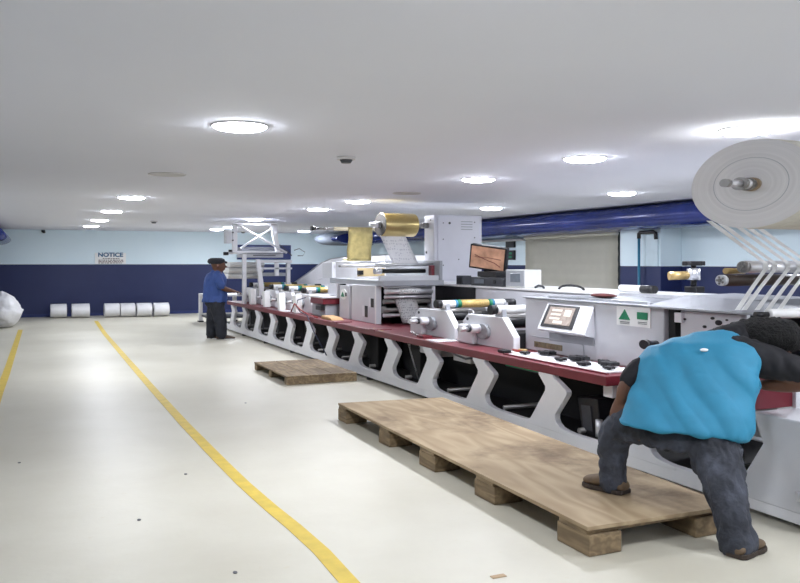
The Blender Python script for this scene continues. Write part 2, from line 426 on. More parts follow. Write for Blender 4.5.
MB().rod((9.22, 10.85, .002), (9.22, 10.85, 2.0), .022).build('riser', M_PIPE, t)
MB().tube([(9.22, 10.85, 1.99), (9.22, 10.85, 2.07), (9.22, 10.82, 2.09), (9.22, 10.5, 2.09), (9.22, 10.45, 2.07), (9.22, 10.44, 1.97)], .032).build('elbow_bracket', M_BLACK, t)
b = MB(); b.box(9.27, 9.299, 10.46, 10.75, 1.53, 2.06); tag(b.build('pillar_board', mat('pale_blue_board', (196, 214, 224), .5), None, .004), 'pale square board on the pillar under the black pipe elbow', 'board')
t = thing('wall_switch', (9.7, 15.6, 1.6), 'black and green switch box on the wall beside the monitor', 'switch')
MB().box(9.68, 9.74, 15.5, 15.95, 1.65, 1.86).build('switch_case', M_BLACK, t, .006)
for z in (1.69, 1.77): MB().box(9.67, 9.68, 15.56, 15.88, z, z + .045).build('green_strip', M_GREEN, t)
b = MB(); b.box(9.69, 9.74, 15.5, 15.85, 1.92, 2.06); tag(b.build('black_plate', M_BLACK, None, .006), 'small black square plate on the wall above the green switch', 'plate')

# floor tape
def tape(pts, w_, lab):
    b = MB(); L_, R_ = [], []
    for k, p in enumerate(pts):
        a = pts[max(k - 1, 0)]; c = pts[min(k + 1, len(pts) - 1)]
        d = Vector((c[0] - a[0], c[1] - a[1], 0)).normalized(); n_ = Vector((d.y, -d.x, 0)) * w_ / 2
        L_.append((p[0] - n_.x, p[1] - n_.y)); R_.append((p[0] + n_.x, p[1] + n_.y))
    b.prism(L_ + R_[::-1], .0008, .003, 'z')
    bmesh.ops.triangulate(b.bm, faces=[f for f in b.bm.faces if len(f.verts) > 4]); tag(b.build('floor_tape', M_YEL), lab, 'floor line')
tape([(1.56, 23.66), (1.46, 19.31), (1.41, 14.5), (1.375, 10.44), (1.365, 8.2), (1.37, 7.33), (1.375, 6.54), (1.385, 5.86), (1.41, 5.24), (1.44, 4.76), (1.455, 4.31), (1.44, 3.83), (1.42, 3.2), (1.4, 2.0)], .098, 'yellow line taped down the middle of the pale floor')
tape([(-.27, 21.3), (-.32, 16.1), (-.35, 13.0), (-.38, 11.2), (-.41, 7.8), (-.45, 4)], .1, 'yellow line on the floor at the left edge, leading to the white sack')
b = MB(); b.box(2.12, 2.2, 3.585, 3.62, .0005, .004); tag(b.build('paper_scrap', mat('brown_scrap', (176, 150, 118), .7)), 'tiny brown paper scrap on the floor near the plywood platform', 'scrap')

for i, (x, y) in enumerate(((-.1, 7.2), (.6, 5.3), (.95, 4.2), (1.05, 6.3), (2.2, 9.2))):
    t = MB().rod((x, y, .0008), (x, y, .004), .012, n=7, sy=1.5).build('dirt_speck', M_DGREY)
    tag(t, ['tiny dark speck on the floor near the left frame edge', 'tiny dark speck on the floor, lower left', 'dark speck on the floor nearest the bottom, left of the yellow line', 'tiny dark speck on the floor just left of the yellow line', 'tiny dark speck on the floor between yellow line and small pallet'][i], 'speck', 'specks on the floor')

# white sack
b = MB(); b.ball((-.62, 22.3, .42), .50, .5, .45, 64, 48); b.bm.verts.ensure_lookup_table()
for v in b.bm.verts:
    p = v.co; h = p.z / .87
    q = Vector((p.x * 3.1, p.y * 3.1, p.z * 3.4)); d = noise.noise(q) * .10 + abs(noise.noise(q * 2.3)) * .07
    c = Vector((-.62, 22.3, p.z)); k = 1 + d + (.12 if h < .5 else -.22 * (h - .5)); p2 = c + (p - c) * k
    v.co = Vector((p2.x * .8 - .19, p2.y, max(.004, p.z + .06 * noise.noise(q * 1.7) * (h > .15))))
tag(b.build('white_sack', M_SACK), 'crumpled bulging white plastic sack on the floor at the left edge', 'sack')

# rolls by the far wall
for x0, x1, lab in ((.45, .88, 'leftmost white wrapped roll by the far wall'), (1.01, 1.49, 'second white wrapped roll from the left by the far wall, standing alone'),
                    (1.88, 2.30, 'white roll under the notice sign, left half of the touching pair'), (2.315, 2.72, 'white roll under the notice sign, right half of the touching pair'),
                    (2.76, 3.18, 'second white roll from the right by the far wall'), (3.23, 3.66, 'rightmost white wrapped roll by the far wall')):
    y = 25.45 - .17 * (x0 - .4)
    t = thing('paper_roll', ((x0 + x1) / 2, y, 0), lab, 'roll', 'white rolls lined up at the far wall')
    b = MB(); b.rod((x0, y, .2), (x1, y, .2), .2, n=36, sy=1.35); b.build('wrapped_paper', M_SACK, t, .012)
    b = MB(); b.rod((x0 - .006, y, .2), (x1 + .006, y, .2), .05, n=20, sy=1.3); b.build('core', M_DSTEEL, t)

# white stand beyond the machine
t = thing('white_stand', (4.25, 21.3, 0), 'low white metal stand behind the man in the dark cap', 'stand')
for x, y in ((4.04, 22.1), (4.16, 21.0), (4.95, 22.1), (5.07, 21.0)):
    l = MB().box(x, x + .09, y, y + .12, .03, .72).build('leg', M_WHITE, t, .008); MB().box(x - .02, x + .11, y - .03, y + .15, .001, .035).build('foot_pad', M_BLACK, l)
MB().box(4.04, 5.16, 21.0, 22.22, .72, .76).build('shelf_top', M_WHITE, t); MB().box(4.1, 5.1, 21.1, 22.1, .15, .2).build('lower_shelf', M_DGREY, t)

# ------------------------------------------------------------------ pallets
t = thing('plywood_platform', (3.35, 5.7, 0), 'long worn plywood sheet on wooden blocks beside the machine, nearer of the floor platforms', 'platform')
b = MB(); b.hexa([(2.735, 3.63, .145), (3.76, 3.60, .145), (3.96, 7.74, .145), (2.83, 7.86, .145)], [(2.735, 3.63, .168), (3.76, 3.60, .168), (3.96, 7.74, .168), (2.83, 7.86, .168)])
b.build('plywood_sheet', M_PLY, t, .002)
for y0, y1 in ((3.63, 3.93), (4.66, 4.93), (5.57, 5.85), (6.48, 6.72), (7.6, 7.84)):
    for x0 in (2.745, 3.50):
        xo = .08 * (y0 - 3.6) / 4.2 if x0 < 3 else 0
        k = MB().box(x0 + xo, x0 + .22 + xo, y0, y1, .002, .118).build('block', M_WOOD, t, .006)
    MB().box(2.745 + .08 * (y0 - 3.6) / 4.2, 3.72, y0 + .02, y1 - .02, .119, .144).build('stringer', M_WOOD, t, .003)
t = thing('wooden_pallet', (3.5, 11.1, 0), 'small weathered slatted pallet on the floor beyond the plywood platform', 'pallet')
for i in range(3):
    x0 = 3.0 + i * .328
    MB().box(x0, x0 + .320, 10.3, 12.0, .092, .115).build('deck_board', M_WOOD, t, .004)
for y in (10.3, 11.08, 11.88): MB().box(3.005, 3.975, y, y + .12, .002, .091).build('stringer', M_WOOD, t, .004)

# ------------------------------------------------------------------ PRESS: frame, table
t = PRESS = thing('press_frame', (4.6, 11.5, 0), 'long white press base frame with a row of bent support legs down the right side', 'machine frame')
MB().prism([(3.0, .035), (19.6, .035), (19.6, .15), (3.0, .15)], 4.155, 4.215, 'x').build('base_beam', M_WHITE, t, .006)
MB().box(4.25, 5.39, 4.4, 19.5, .13, .14).build('bay_shade_floor', M_INNER, t)  # black sheet standing in for the shade on the bay floor
MB().box(5.4, 5.5, 3.0, 19.6, .035, .15).build('base_beam', M_LIGHTGREY, t, .012)
for y in (3.3, 7, 11, 15, 19): MB().box(4.25, 5.39, y, y + .1, .04, .12).build('cross_member', M_GREY, t)
for y in [3.1 + i * 1.82 for i in range(10)]:
    MB().rod((4.2, y, .001), (4.2, y, .036), .05, n=16).build('levelling_foot', M_BLACK, t)
def post_outline(c, s=1.0):
    fil = [(-.15, .27), (-.148, .235), (-.17, .2), (-.22, .172), (-.30, .158), (-.42, .149)]
    filL = [(.42, .149), (.33, .152), (.27, .16), (.235, .18)]
    pts = [(.11, .612), (.105, .59), (.0, .495), (.005, .46)] + filL[::-1] + filL[:0] + [(.42, .149), (.42, .12), (-.42, .12)] + fil[::-1] + [(-.31, .455), (-.32, .485), (-.305, .505), (-.125, .59), (-.12, .612)]
    return [(c + a, z) for a, z in pts]
POSTY = [18.69, 17.58, 16.45, 15.33, 14.19, 13.07, 11.95, 10.85, 9.66, 8.52, 7.33, 6.12, 4.92]
for y in POSTY: MB().prism(post_outline(y), 4.15, 4.21, 'x').build('support_leg', M_WHITE, t, .006)
b = MB(); b.prism([(3.82, .655), (3.74, .47), (3.95, .15), (3.95, .1), (2.9, .1), (2.9, .2), (3.35, .3), (3.42, .655)], 4.15, 4.55, 'x'); b.build('end_leg', M_LIGHTGREY, t, .01)
# black panels standing in for the shade inside each bay
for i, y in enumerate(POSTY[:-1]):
    m = MB(); m.box(4.62, 4.66, y - .56, y + .56, .12, .60); c = m.build('bay_shade_panel', M_INNER, t)
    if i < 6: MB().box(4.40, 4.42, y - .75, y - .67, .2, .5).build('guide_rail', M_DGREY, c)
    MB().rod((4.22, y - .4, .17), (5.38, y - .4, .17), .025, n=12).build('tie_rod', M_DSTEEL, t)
b = MB(); b.box(4.665, 4.7, 4.4, 19.4, .12, .6); b.build('bay_shade_back', M_INNER, t)  # black backing, shade of the open frame put into its colour
for y, s in ((10.55, .0), (9.2, 1)):
    MB().box(4.3, 4.5, y - .2, y + .1, .145, .58).build('gear_housing', M_INNER, t, .01)  # housings blackened with the bay shade colour
MB().box(4.3, 4.55, 8.45, 9.05, .50, .60).build('drip_tray', M_LIGHTGREY, t, .01)
MB().box(4.3, 4.5, 7.75, 8.15, .5, .6).build('drip_tray', M_LIGHTGREY, t, .01)
b = MB(); b.sheet([[(4.28 + .3 * i / 4, 9.35 - .08 * j, .6 - .11 * j) for i in range(5)] for j in range(5)], .004)
tag(b.build('hanging_label_web', M_WEB), 'strip of printed labels hanging under the red table between two legs', 'label web')
MB().box(4.3, 4.42, 5.38, 5.5, .49, .605).build('gear_housing', M_WHITE, t, .006)
t = thing('tool_cabinet', (4.42, 5.95, .12), 'dark open equipment box inside the machine bay beside the near man\'s knee', 'box')
MB().prism([(5.5, .13), (5.75, .13), (5.83, .44), (5.55, .46)], 4.28, 4.5, 'x').build('box_body', M_BLACK, t, .01)
MB().prism([(5.60, .18), (5.72, .18), (5.76, .38), (5.63, .39)], 4.270, 4.28, 'x').build('front_panel', M_DGREY, t)
MB().rod((4.26, 5.5, .16), (4.26, 5.5, .30), .03, n=14).build('cylinder_valve', M_STEEL, t)
b = MB(); b.tube([(4.2, 8.1, .62), (4.16, 7.85, .6), (4.16, 7.6, .58), (4.2, 7.5, .6)], .012); tag(b.build('air_hose', M_DGREY), 'short grey hose looping under the red table', 'hose')
t = thing('green_tray', (4.5, 6.75, .55), 'shallow tray with green rim under the near end of the red table', 'tray')
MB().box(4.32, 4.6, 6.45, 7.05, .555, .575).build('tray_body', M_DGREY, t); MB().box(4.31, 4.32, 6.45, 7.05, .565, .582).build('rim', mat('bright_green_plastic', (30, 160, 110), .5), t)

# red table
t = TABLE = thing('work_table', (4.5, 12, .61), 'long maroon worktop running the full length of the press', 'worktop')
TZ = .69
b = MB(); b.box(4.15, 5.45, 5.27, 19.2, .612, TZ); b.build('table_top', M_RED, t, .006)
for y in (15.9, 12.7, 11.6, 10.1):
    MB().box(4.145, 4.4, y, y + .18, TZ - .02, TZ + .012).build('table_joint', M_RED, t, .004)
t = thing('end_table', (4.4, 4.2, .61), 'maroon worktop section right of the near man under his hand', 'worktop')
MB().box(4.15, 5.1, 3.82, 5.0, .66, .80).build('table_top', M_RED, t, .006)
b = MB(); b.prism([(4.2, .8025), (4.45, .803), (4.5, .806), (4.28, .804)], 3.9, 4.15, 'y')
b = MB(); b.sheet([[(4.22 + .07 * i, 3.86 + .08 * j + .03 * i, .818 + .012 * math.sin(i * 1.3 + j)) for i in range(4)] for j in range(4)], .004); tag(b.build('cleaning_cloth', M_PAPER), 'crumpled white cloth under the near man\'s right hand', 'cloth')

# ------------------------------------------------------------------ print units (one per bay)
def make_unit(y, label, gold=True):
    t = thing('print_unit', (4.9, y, TZ), label, 'printing unit', 'printing units along the press')
    out = [(.52, TZ + .002), (.52, .93), (.40, 1.015), (-.35, 1.02), (-.57, .83), (-.57, .72), (.3, TZ + .002)]
    out = [(.52, TZ + .002), (.52, .93), (.40, 1.015), (-.35, 1.02), (-.57, .83), (-.57, TZ + .002)]
    MB().prism([(y + a, z) for a, z in out], 4.48, 4.56, 'x').build('front_plate', M_WHITE, t, .008)
    MB().prism([(y + max(a, -.36), z) for a, z in out], 5.30, 5.36, 'x').build('rear_plate', M_LIGHTGREY, t, .008)
    MB().box(4.40, 4.48, y + .16, y + .50, TZ + .002, .90).build('bearing_block', M_WHITE, t, .02)
    MB().rod((4.44, y + .02, .845), (4.485, y + .02, .845), .082, n=32, sy=1.6).build('spindle_shadow_disc', M_GREY, t)  # grey disc painted in for the arc of shadow behind the spindle
    s = MB().rod((4.33, y + .09, .872), (4.48, y + .09, .872), .048, n=28, sy=1.5).build('spindle_collar', M_WHITE, t)
    MB().rod((4.20, y + .09, .872), (4.33, y + .09, .872), .026, n=20, sy=1.4).build('spindle', M_STEEL, s)
    MB().rod((4.305, y + .09, .872), (4.33, y + .09, .872), .034, n=20, sy=1.4).build('spindle_band', M_DGREY, s)
    MB().rod((4.475, y + .40, .96), (4.482, y + .40, .96), .018, n=14, sy=1.4).build('bolt_cap', M_DGREY, t)
    r = MB().rod((4.46, y - .25, 1.095), (5.34, y - .25, 1.095), .046, n=24, sy=1.2).build('print_roller', M_PAPER, t)
    if gold: MB().rod((4.72, y - .25, 1.095), (5.1, y - .25, 1.095), .050, n=24, sy=1.2).build('engraved_sleeve', M_GOLDP, r)
    else: MB().rod((4.9, y - .25, 1.095), (5.3, y - .25, 1.095), .050, n=24, sy=1.2).build('black_sleeve', M_BLACK, r)
    for xa, xb, nm, mm in ((4.67, 4.72, 'green_band', M_GREEN), (5.10, 5.15, 'green_band', M_GREEN), (4.64, 4.67, 'blue_band', M_BLUEBAND), (5.15, 5.18, 'blue_band', M_BLUEBAND)):
        if gold: MB().rod((xa, y - .25, 1.095), (xb, y - .25, 1.095), .0502, n=24, sy=1.2).build(nm, mm, r)
    for xa, xb in ((4.39, 4.46), (5.34, 5.48)): MB().rod((xa, y - .25, 1.095), (xb, y - .25, 1.095), .05, n=20, sy=1.2).build('roller_bearing', M_BLACK, t)
    for xa in (5.31, 4.5): MB().prism([(y - .33, 1.0), (y - .17, 1.0), (y - .19, 1.10), (y - .31, 1.10)], xa, xa + .05, 'x').build('roller_bracket', M_GREY, t)
    MB().rod((4.57, y + .15, .98), (5.29, y + .15, .98), .04, n=20).build('impression_roller', M_DSTEEL, t)
    MB().rod((4.57, y - .05, .93), (5.29, y - .05, .93), .055, n=20).build('ink_roller', M_BLACK, t)
    MB().rod((4.57, y + .35, .90), (5.29, y + .35, .90), .05, n=20).build('steel_roller', M_STEEL, t)
    h = MB().ring((4.86, y - .28, .985), .032, .009, 'x', 20, 8, 1.6).build('handwheel', M_STEEL, t)
    MB().rod((4.84, y - .28, .985), (5.0, y - .28, .985), .014, n=12).build('handwheel_shaft', M_DSTEEL, h)
    MB().box(4.60, 5.25, y - .47, y - .15, TZ + .002, .86).build('ink_tray', M_BLACK, t, .01)
    return t
yb = 9.1
make_unit(7.74, 'white printing unit with a steel spindle, nearest one, left of the touchscreen cabinet', False)
U = make_unit(9.02, 'white printing unit second nearest, carrying the large yellow-gold engraved roller')
UL = ['white printing unit closest beyond the red-fronted box', 'second white printing unit beyond the red-fronted box', 'third white printing unit beyond the red-fronted box', 'farthest white printing unit, by the far man\'s hand']
for y, lb in zip((14.35, 15.45, 16.55, 18.25), UL):
    c = copy_tree(U); c.location = (4.9, y, TZ); c['label'] = lb
# tall white slanted ink covers by the far units
for y, lb in ((13.92, 'slanted white cover plate beside the red motor box'), (14.97, 'slanted white cover plate, second from the red motor box'), (16.05, 'slanted white cover plate, third from the red motor box'), (17.2, 'slanted white cover plate nearest the far man')):
    b = MB(); b.prism([(y - .02, TZ + .004), (y + .12, TZ + .004), (y + .24, 1.0), (y + .02, 1.02)], 4.22, 4.34, 'x')
    tag(b.build('ink_cover', M_PAPER, None, .01), lb, 'machine cover', 'slanted covers between far units')

# ------------------------------------------------------------------ red motor box & cables
t = thing('motor_box', (4.55, 13.1, TZ), 'white-topped box with a dark red front on the table beyond the side plate', 'control box')
MB().box(4.35, 4.95, 12.82, 13.5, .90, 1.0).build('red_front', M_RED, t, .01)
MB().box(4.33, 4.97, 12.80, 13.72, 1.0, 1.035).build('white_lid', M_WHITE, t, .01)
MB().box(4.4, 4.9, 12.85, 13.55, TZ + .002, .90).build('lower_housing', M_GREY, t, .01)
MB().box(4.33, 4.40, 12.86, 13.15, .80, .88).build('black_connector', M_BLACK, t, .008)
b = MB(); b.tube([(4.34, 13.72, .98), (4.25, 13.9, .93), (4.21, 13.85, .82), (4.18, 13.5, .74), (4.17, 13.1, .71), (4.13, 12.9, .66), (4.11, 12.6, .5), (4.11, 12.2, .3), (4.11, 11.95, .17)], .009)
tag(b.build('black_cable', mat('navy_cable', (26, 34, 66), .5)), 'dark cable looping from the red-fronted box down past the table edge', 'cable')
b = MB(); b.tube([(4.19, 14.1, .72), (4.19, 13.9, .87), (4.20, 13.6, .78), (4.20, 13.1, .715), (4.20, 12.65, .706)], .012)
tag(b.build('red_cable', mat('red_rubber', (140, 44, 40), .5)), 'thin red cable lying on the table near the red-fronted box', 'cable')
b = MB(); b.prism([(12.0, TZ + .003), (12.55, TZ + .003), (12.5, TZ + .055), (12.1, TZ + .04)], 4.22, 4.42, 'x')
tag(b.build('folded_cardboard', mat('brown_card', (188, 150, 106), .8), None, .006), 'folded brown cardboard on the red table below the green triangle label', 'cardboard')
b = MB(); b.box(4.18, 4.38, 14.5, 14.9, TZ + .001, TZ + .006); tag(b.build('paper_sheet', M_PAPER), 'sheet of white paper on the far part of the red table', 'paper')
b = MB(); b.box(4.18, 4.5, 8.3, 8.62, TZ + .001, TZ + .005); tag(b.build('label_sheet', M_WEB), 'printed label sheet on the red table between the two near printing units', 'label sheet')
t = thing('red_clamp', (4.3, 8.9, TZ), 'small dark red clamp on the table behind the printed label sheet', 'clamp')
MB().box(4.24, 4.36, 8.8, 8.98, TZ + .001, TZ + .03).build('clamp_jaw', M_RED, t, .004); MB().rod((4.26, 9.0, TZ + .02), (4.26, 9.15, TZ + .05), .016, n=12).build('clamp_handle', M_DSTEEL, t)
b = MB(); b.box(4.2, 4.22, 9.95, 10.25, TZ + .001, TZ + .005); b.box(4.27, 4.285, 10.2, 10.45, TZ + .001, TZ + .005); tag(b.build('gold_offcut', M_BRASS), 'thin gold offcut strips lying on the red table', 'offcut')

# ------------------------------------------------------------------ lamination box unit with rollers, gold web and tall cabinet
t = thing('laminating_unit', (5, 11.5, TZ), 'white plate-sided unit with stacked steel rollers in the middle of the press', 'printing unit')
b = MB(); b.box(4.58, 4.66, 11.08, 12.1, TZ + .002, 1.25); b.build('front_plate', M_LIGHTGREY, t, .006)
MB().box(4.573, 4.58, 11.085, 11.12, TZ + .002, 1.248).build('edge_strip', M_PAPER, t)
MB().box(4.572, 4.58, 11.18, 11.28, .93, 1.06).build('slot', M_BLACK, t); MB().box(4.572, 4.58, 11.42, 11.52, .77, .94).build('slot', M_BLACK, t)
MB().box(4.574, 4.58, 11.29, 11.36, .93, 1.07).build('slot_rim', M_WHITE, t); MB().box(4.574, 4.58, 11.53, 11.62, .78, .94).build('slot_rim', M_WHITE, t)
MB().box(5.42, 5.48, 10.95, 12.1, TZ + .002, 1.25).build('rear_plate', M_LIGHTGREY, t, .006)
p = MB().box(4.58, 4.66, 12.22, 12.66, TZ + .002, 1.22).build('label_plate', M_LIGHTGREY, t, .006)
MB().rod((4.572, 12.45, 1.08), (4.58, 12.45, 1.08), .085, n=28, sy=1.7).build('round_label', M_PAPER, p)
MB().prism([(12.56, 1.04), (12.4, 1.04), (12.48, 1.12)], 4.566, 4.572, 'x').build('green_triangle', M_GREEN, p)
MB().box(4.566, 4.572, 12.3, 12.36, 1.05, 1.11).build('grey_mark', M_DGREY, p)
MB().box(4.64, 5.4, 12.1, 12.22, TZ + .002, 1.2).build('dark_gap_fill', M_BLACK, t); MB().box(4.62, 4.7, 12.68, 12.76, TZ + .002, 1.24).build('dark_gap_fill', M_BLACK, t)  # black boxes fill the dark gaps beside the label plate
MB().box(4.58, 4.66, 12.78, 13.25, 1.045, 1.24).build('label_plate', M_LIGHTGREY, t, .006)
for z, y, r, m in ((1.235, 10.98, .02, M_STEEL), (1.17, 10.94, .040, M_STEEL), (1.09, 10.96, .024, M_STEEL), (1.02, 11.0, .034, M_DSTEEL), (.9, 11.05, .05, M_DSTEEL), (.82, 11.0, .028, M_STEEL)):
    MB().rod((4.66, y, z), (5.42, y, z), r, n=22, sy=1.2).build('roller', m, t)
MB().rod((4.66, 11.15, .96), (5.42, 11.15, .96), .05, n=22).build('roller', M_BLACK, t)
MB().rod((4.86, 10.94, 1.17), (5.22, 10.94, 1.17), .0415, n=22, sy=1.2).build('web_wrap', M_WEB, t)
MB().box(4.6, 5.6, 10.9, 13.2, 1.25, 1.33).build('top_beam', M_GREY, t, .008)
b = MB(); b.sheet([[(4.80 + .34 * i / 4 + .01 * j, 10.92 - .05 * j, 1.06 - .085 * j) for i in range(5)] for j in range(5)], .004); tag(b.build('printed_web', M_WEB), 'printed label web running down below the stacked steel rollers', 'label web')
b = MB(); b.sheet([[(4.68 + .16 * i / 4 + .03 * j, 11.0, 1.0 - .075 * j) for i in range(5)] for j in range(5)], .004); tag(b.build('grey_web', M_GREY), 'plain grey web beside the printed web under the stacked rollers', 'web')

t = thing('web_bridge', (5, 12, 1.33), 'grey bridge of rods and rollers carrying the gold web above the laminating unit', 'roller frame')
MB().box(4.57, 4.64, 13.0, 13.5, 1.33, 1.60).build('end_plate', M_LIGHTGREY, t, .006)
MB().box(5.55, 5.6, 10.95, 13.0, 1.33, 1.62).build('end_plate', M_GREY, t, .006)
MB().box(4.6, 5.55, 10.98, 11.05, 1.33, 1.40).build('cross_beam', M_LIGHTGREY, t)
for y, z, r, m, x0, x1 in ((12.9, 1.60, .018, M_STEEL, 4.6, 5.56), (12.5, 1.545, .02, M_STEEL, 4.55, 5.5), (11.2, 1.56, .024, M_STEEL, 4.62, 5.55), (12.75, 1.53, .018, M_DSTEEL, 4.6, 5.5)):
    MB().rod((x0, y, z), (x1, y, z), r, n=18).build('guide_rod', m, t)
MB().rod((4.70, 11.2, 1.465), (5.42, 11.2, 1.465), .034, n=20, sy=1.3).build('black_roller', M_BLACK, t)
MB().rod((4.60, 11.2, 1.465), (4.70, 11.2, 1.465), .045, n=20, sy=1.3).build('roller_journal', M_STEEL, t)
MB().box(5.44, 5.49, 11.0, 11.1, 1.34, 1.55).build('red_bracket', M_RED, t)
MB().box(4.92, 5.4, 12.7, 12.74, 1.36, 1.50).build('gold_cover', mat('pale_gold_card', (206, 184, 140), .5), t)
MB().box(4.9, 4.98, 12.6, 12.69, 1.39, 1.46).build('black_clip', M_BLACK, t)
# rod and gold web
t = thing('unwind_shaft', (4.8, 13.1, 2.15), 'thin steel shaft with a black end knob carrying the plain gold web', 'shaft')
MB().rod((4.35, 13.05, 2.16), (5.75, 13.05, 2.16), .018, n=16).build('shaft', M_DSTEEL, t)
MB().rod((4.62, 13.05, 2.16), (5.4, 13.05, 2.16), .033, n=18).build('sleeve', mat('dull_ivory', (196, 186, 160), .4), t)
MB().rod((4.22, 13.05, 2.16), (4.30, 13.05, 2.16), .045, .03, 12).rod((4.30, 13.05, 2.16), (4.36, 13.05, 2.16), .02, n=12).build('end_knob', M_BLACK, t)
MB().rod((4.44, 13.05, 2.16), (4.52, 13.05, 2.16), .028, n=14).build('collar', M_DSTEEL, t)
b = MB(); rows = []
for j in range(13):
    u = j / 12; z = 2.19 - .56 * u; y = 13.01 - .10 * u; rows.append([(4.86 + .44 * i / 6 - .05 * u + .012 * math.sin(u * 6), y + .006 * math.sin(i * 2 + j), z) for i in range(7)])
b.sheet(rows, .004); tag(b.build('gold_web', M_GOLD), 'plain gold foil web hanging from the thin shaft left of the gold roll', 'gold web')
b = MB(); b.rod((4.82, 13.12, 1.62), (5.3, 13.12, 1.62), .04, n=20); tag(b.build('gold_roller', M_GOLD), 'small gold-covered roller at the foot of the hanging gold web', 'roller')
# tall cabinet
t = thing('tall_cabinet', (6, 11.45, 1.27), 'tall white electrical cabinet standing on the press behind the gold roll', 'cabinet')
MB().box(5.6, 6.44, 11.24, 11.58, 1.275, 2.325).build('cabinet_body', mat('cabinet_white', (222, 223, 232), .35, 0, .02), t, .012)
MB().box(5.66, 6.42, 11.225, 11.24, 1.33, 2.30).build('door_panel', mat('cabinet_white', (222, 223, 232), .35), t, .006)
b = MB()
for x, z in ((5.75, 2.2), (6.3, 2.22), (5.75, 1.95), (5.75, 1.55), (6.3, 1.62), (6.1, 1.35), (6.02, 1.64), (6.3, 1.98)): b.rod((x, 11.218, z), (x, 11.226, z), .009, n=10)
b.build('screws', M_DGREY, t); b = MB().rod((5.86, 11.216, 2.2), (5.86, 11.226, 2.2), .018, n=12); b.build('lock', M_BLACK, t)
b = MB()
for k in range(4): b.box(6.06, 6.26, 11.219, 11.226, 2.10 + .04 * k, 2.112 + .04 * k)
b.build('vent_slots', M_GREY, t)
b = MB(); b.rod((5.592, 11.5, 1.75), (5.6, 11.5, 1.75), .02, n=12); b.rod((5.592, 11.35, 2.25), (5.6, 11.35, 2.25), .012, n=10); b.build('side_holes', M_BLACK, t)
MB().box(5.56, 6.3, 11.1, 11.24, 1.262, 1.30).build('base_flange', M_WHITE, t)
t = thing('gold_roll', (5.1, 11.45, 2.0), 'large shiny gold foil roll on a shaft against the tall white cabinet', 'foil roll')
b = MB(); b.rod((4.80, 11.45, 2.165), (5.34, 11.45, 2.165), .178, n=48, sy=1.35); b.build('foil_winding', mat('gold_roll_foil', (214, 192, 132), .3, .75, .12, 3, .15, bscale=22), t, .006)
MB().rod((4.796, 11.45, 2.165), (4.80, 11.45, 2.165), .172, n=48, sy=1.35).build('roll_end', M_DGREY if False else mat('dark_gold_layers', (36, 30, 22), .55, .1, .1, 14), t)
MB().rod((4.62, 11.45, 2.165), (5.59, 11.45, 2.165), .028, n=18, sy=1.2).build('shaft', M_STEEL, t)
MB().rod((4.70, 11.45, 2.165), (4.79, 11.45, 2.165), .048, n=18, sy=1.3).build('chuck', M_STEEL, t)
for xa, xb in ((5.5, 5.592), (5.38, 5.42)): MB().rod((xa, 11.45, 2.165), (xb, 11.45, 2.165), .045, n=18, sy=1.3).build('chuck', M_DSTEEL, t)
b = MB(); rows = []
for j in range(13):
    u = j / 12; rows.append([(4.78 + .42 * i / 6 + .12 * u, 11.42 - .24 * u, 2.0 - .45 * u) for i in range(7)])
b.sheet(rows, .004); tag(b.build('white_web', M_WEBG), 'pale printed web slanting down from the gold roll to the rod', 'label web')

# back cabinets row
t = thing('rear_cabinet', (6.2, 8.5, 0), 'long low white-topped cabinet behind the press, carrying the monitor', 'cabinet')
MB().box(5.72, 6.55, 5.0, 13.0, .01, 1.235).build('cabinet_body', M_LIGHTGREY, t, .01)
MB().box(5.70, 6.57, 4.98, 13.02, 1.236, 1.265).build('cabinet_top', mat('bright_white_top', (232, 232, 230), .4), t, .008)
MB().box(5.69, 5.715, 10.15, 12.3, .95, 1.235).build('black_panel', M_BLACK, t)
b = MB(); pts = []
for k in range(9):
    a = PI * k / 8; pts.append((5.9, 8.15 - .25 * math.cos(a), 1.27 + .05 * math.sin(a)))
tag(MB().tube(pts, .014).build('curved_handle', M_BLACK), 'black arched handle on the white cabinet top in front of the blind', 'handle')
b = MB(); b.tube([(5.85, 8.85, 1.275), (5.87, 8.8, 1.30), (5.87, 8.7, 1.29), (5.84, 8.64, 1.275)], .016); tag(b.build('cable_coil', M_DGREY), 'short dark cable lump on the cabinet top right of the small white box', 'cable')
t = thing('monitor', (5.95, 9.85, 1.36), 'black-framed monitor tilted back, showing a brown picture', 'monitor')
R_ = Matrix.Rotation(math.radians(-50), 4, 'Z') @ Matrix.Rotation(math.radians(8), 4, 'Y') @ Matrix.Rotation(math.radians(8), 4, 'X')
def put(mb, c, R=R_):
    mb.bm.transform(Matrix.Translation(c) @ R); return mb
MC = (5.80, 9.95, 1.655)
put(MB().box(-.27, .27, -.02, .09, -.17, .17), MC).build('bezel', M_BLACK, t, .008)
put(MB().box(-.245, .245, -.026, -.021, -.145, .15), MC).build('screen', M_SCREEN, t)
put(MB().tube([(-.19, -.03, .03), (-.1, -.03, .0), (0, -.03, -.03), (.1, -.03, -.05), (.2, -.03, -.1)], .004).tube([(-.19, -.03, .0), (-.05, -.03, .0), (.0, -.03, .01), (.2, -.03, .0)], .003), MC).build('trace_line', M_RED, t)
put(MB().box(-.06, .06, .03, .13, -.2, .0), MC).build('stand_neck', M_BLACK, t)
MB().box(5.74, 6.1, 9.65, 10.15, 1.39, 1.47).build('stand_foot', M_BLACK, t, .01)
t = thing('black_console', (5.95, 9.85, 1.265), 'flat black console box under the monitor', 'console')
MB().box(5.73, 6.3, 9.45, 10.32, 1.267, 1.388).build('console_case', M_DGREY, t, .01)
MB().box(5.722, 5.73, 9.95, 10.2, 1.30, 1.36).build('display', M_LCD, t); MB().rod((5.72, 9.65, 1.33), (5.73, 9.65, 1.33), .03, n=16).build('dial', M_BLACK, t)
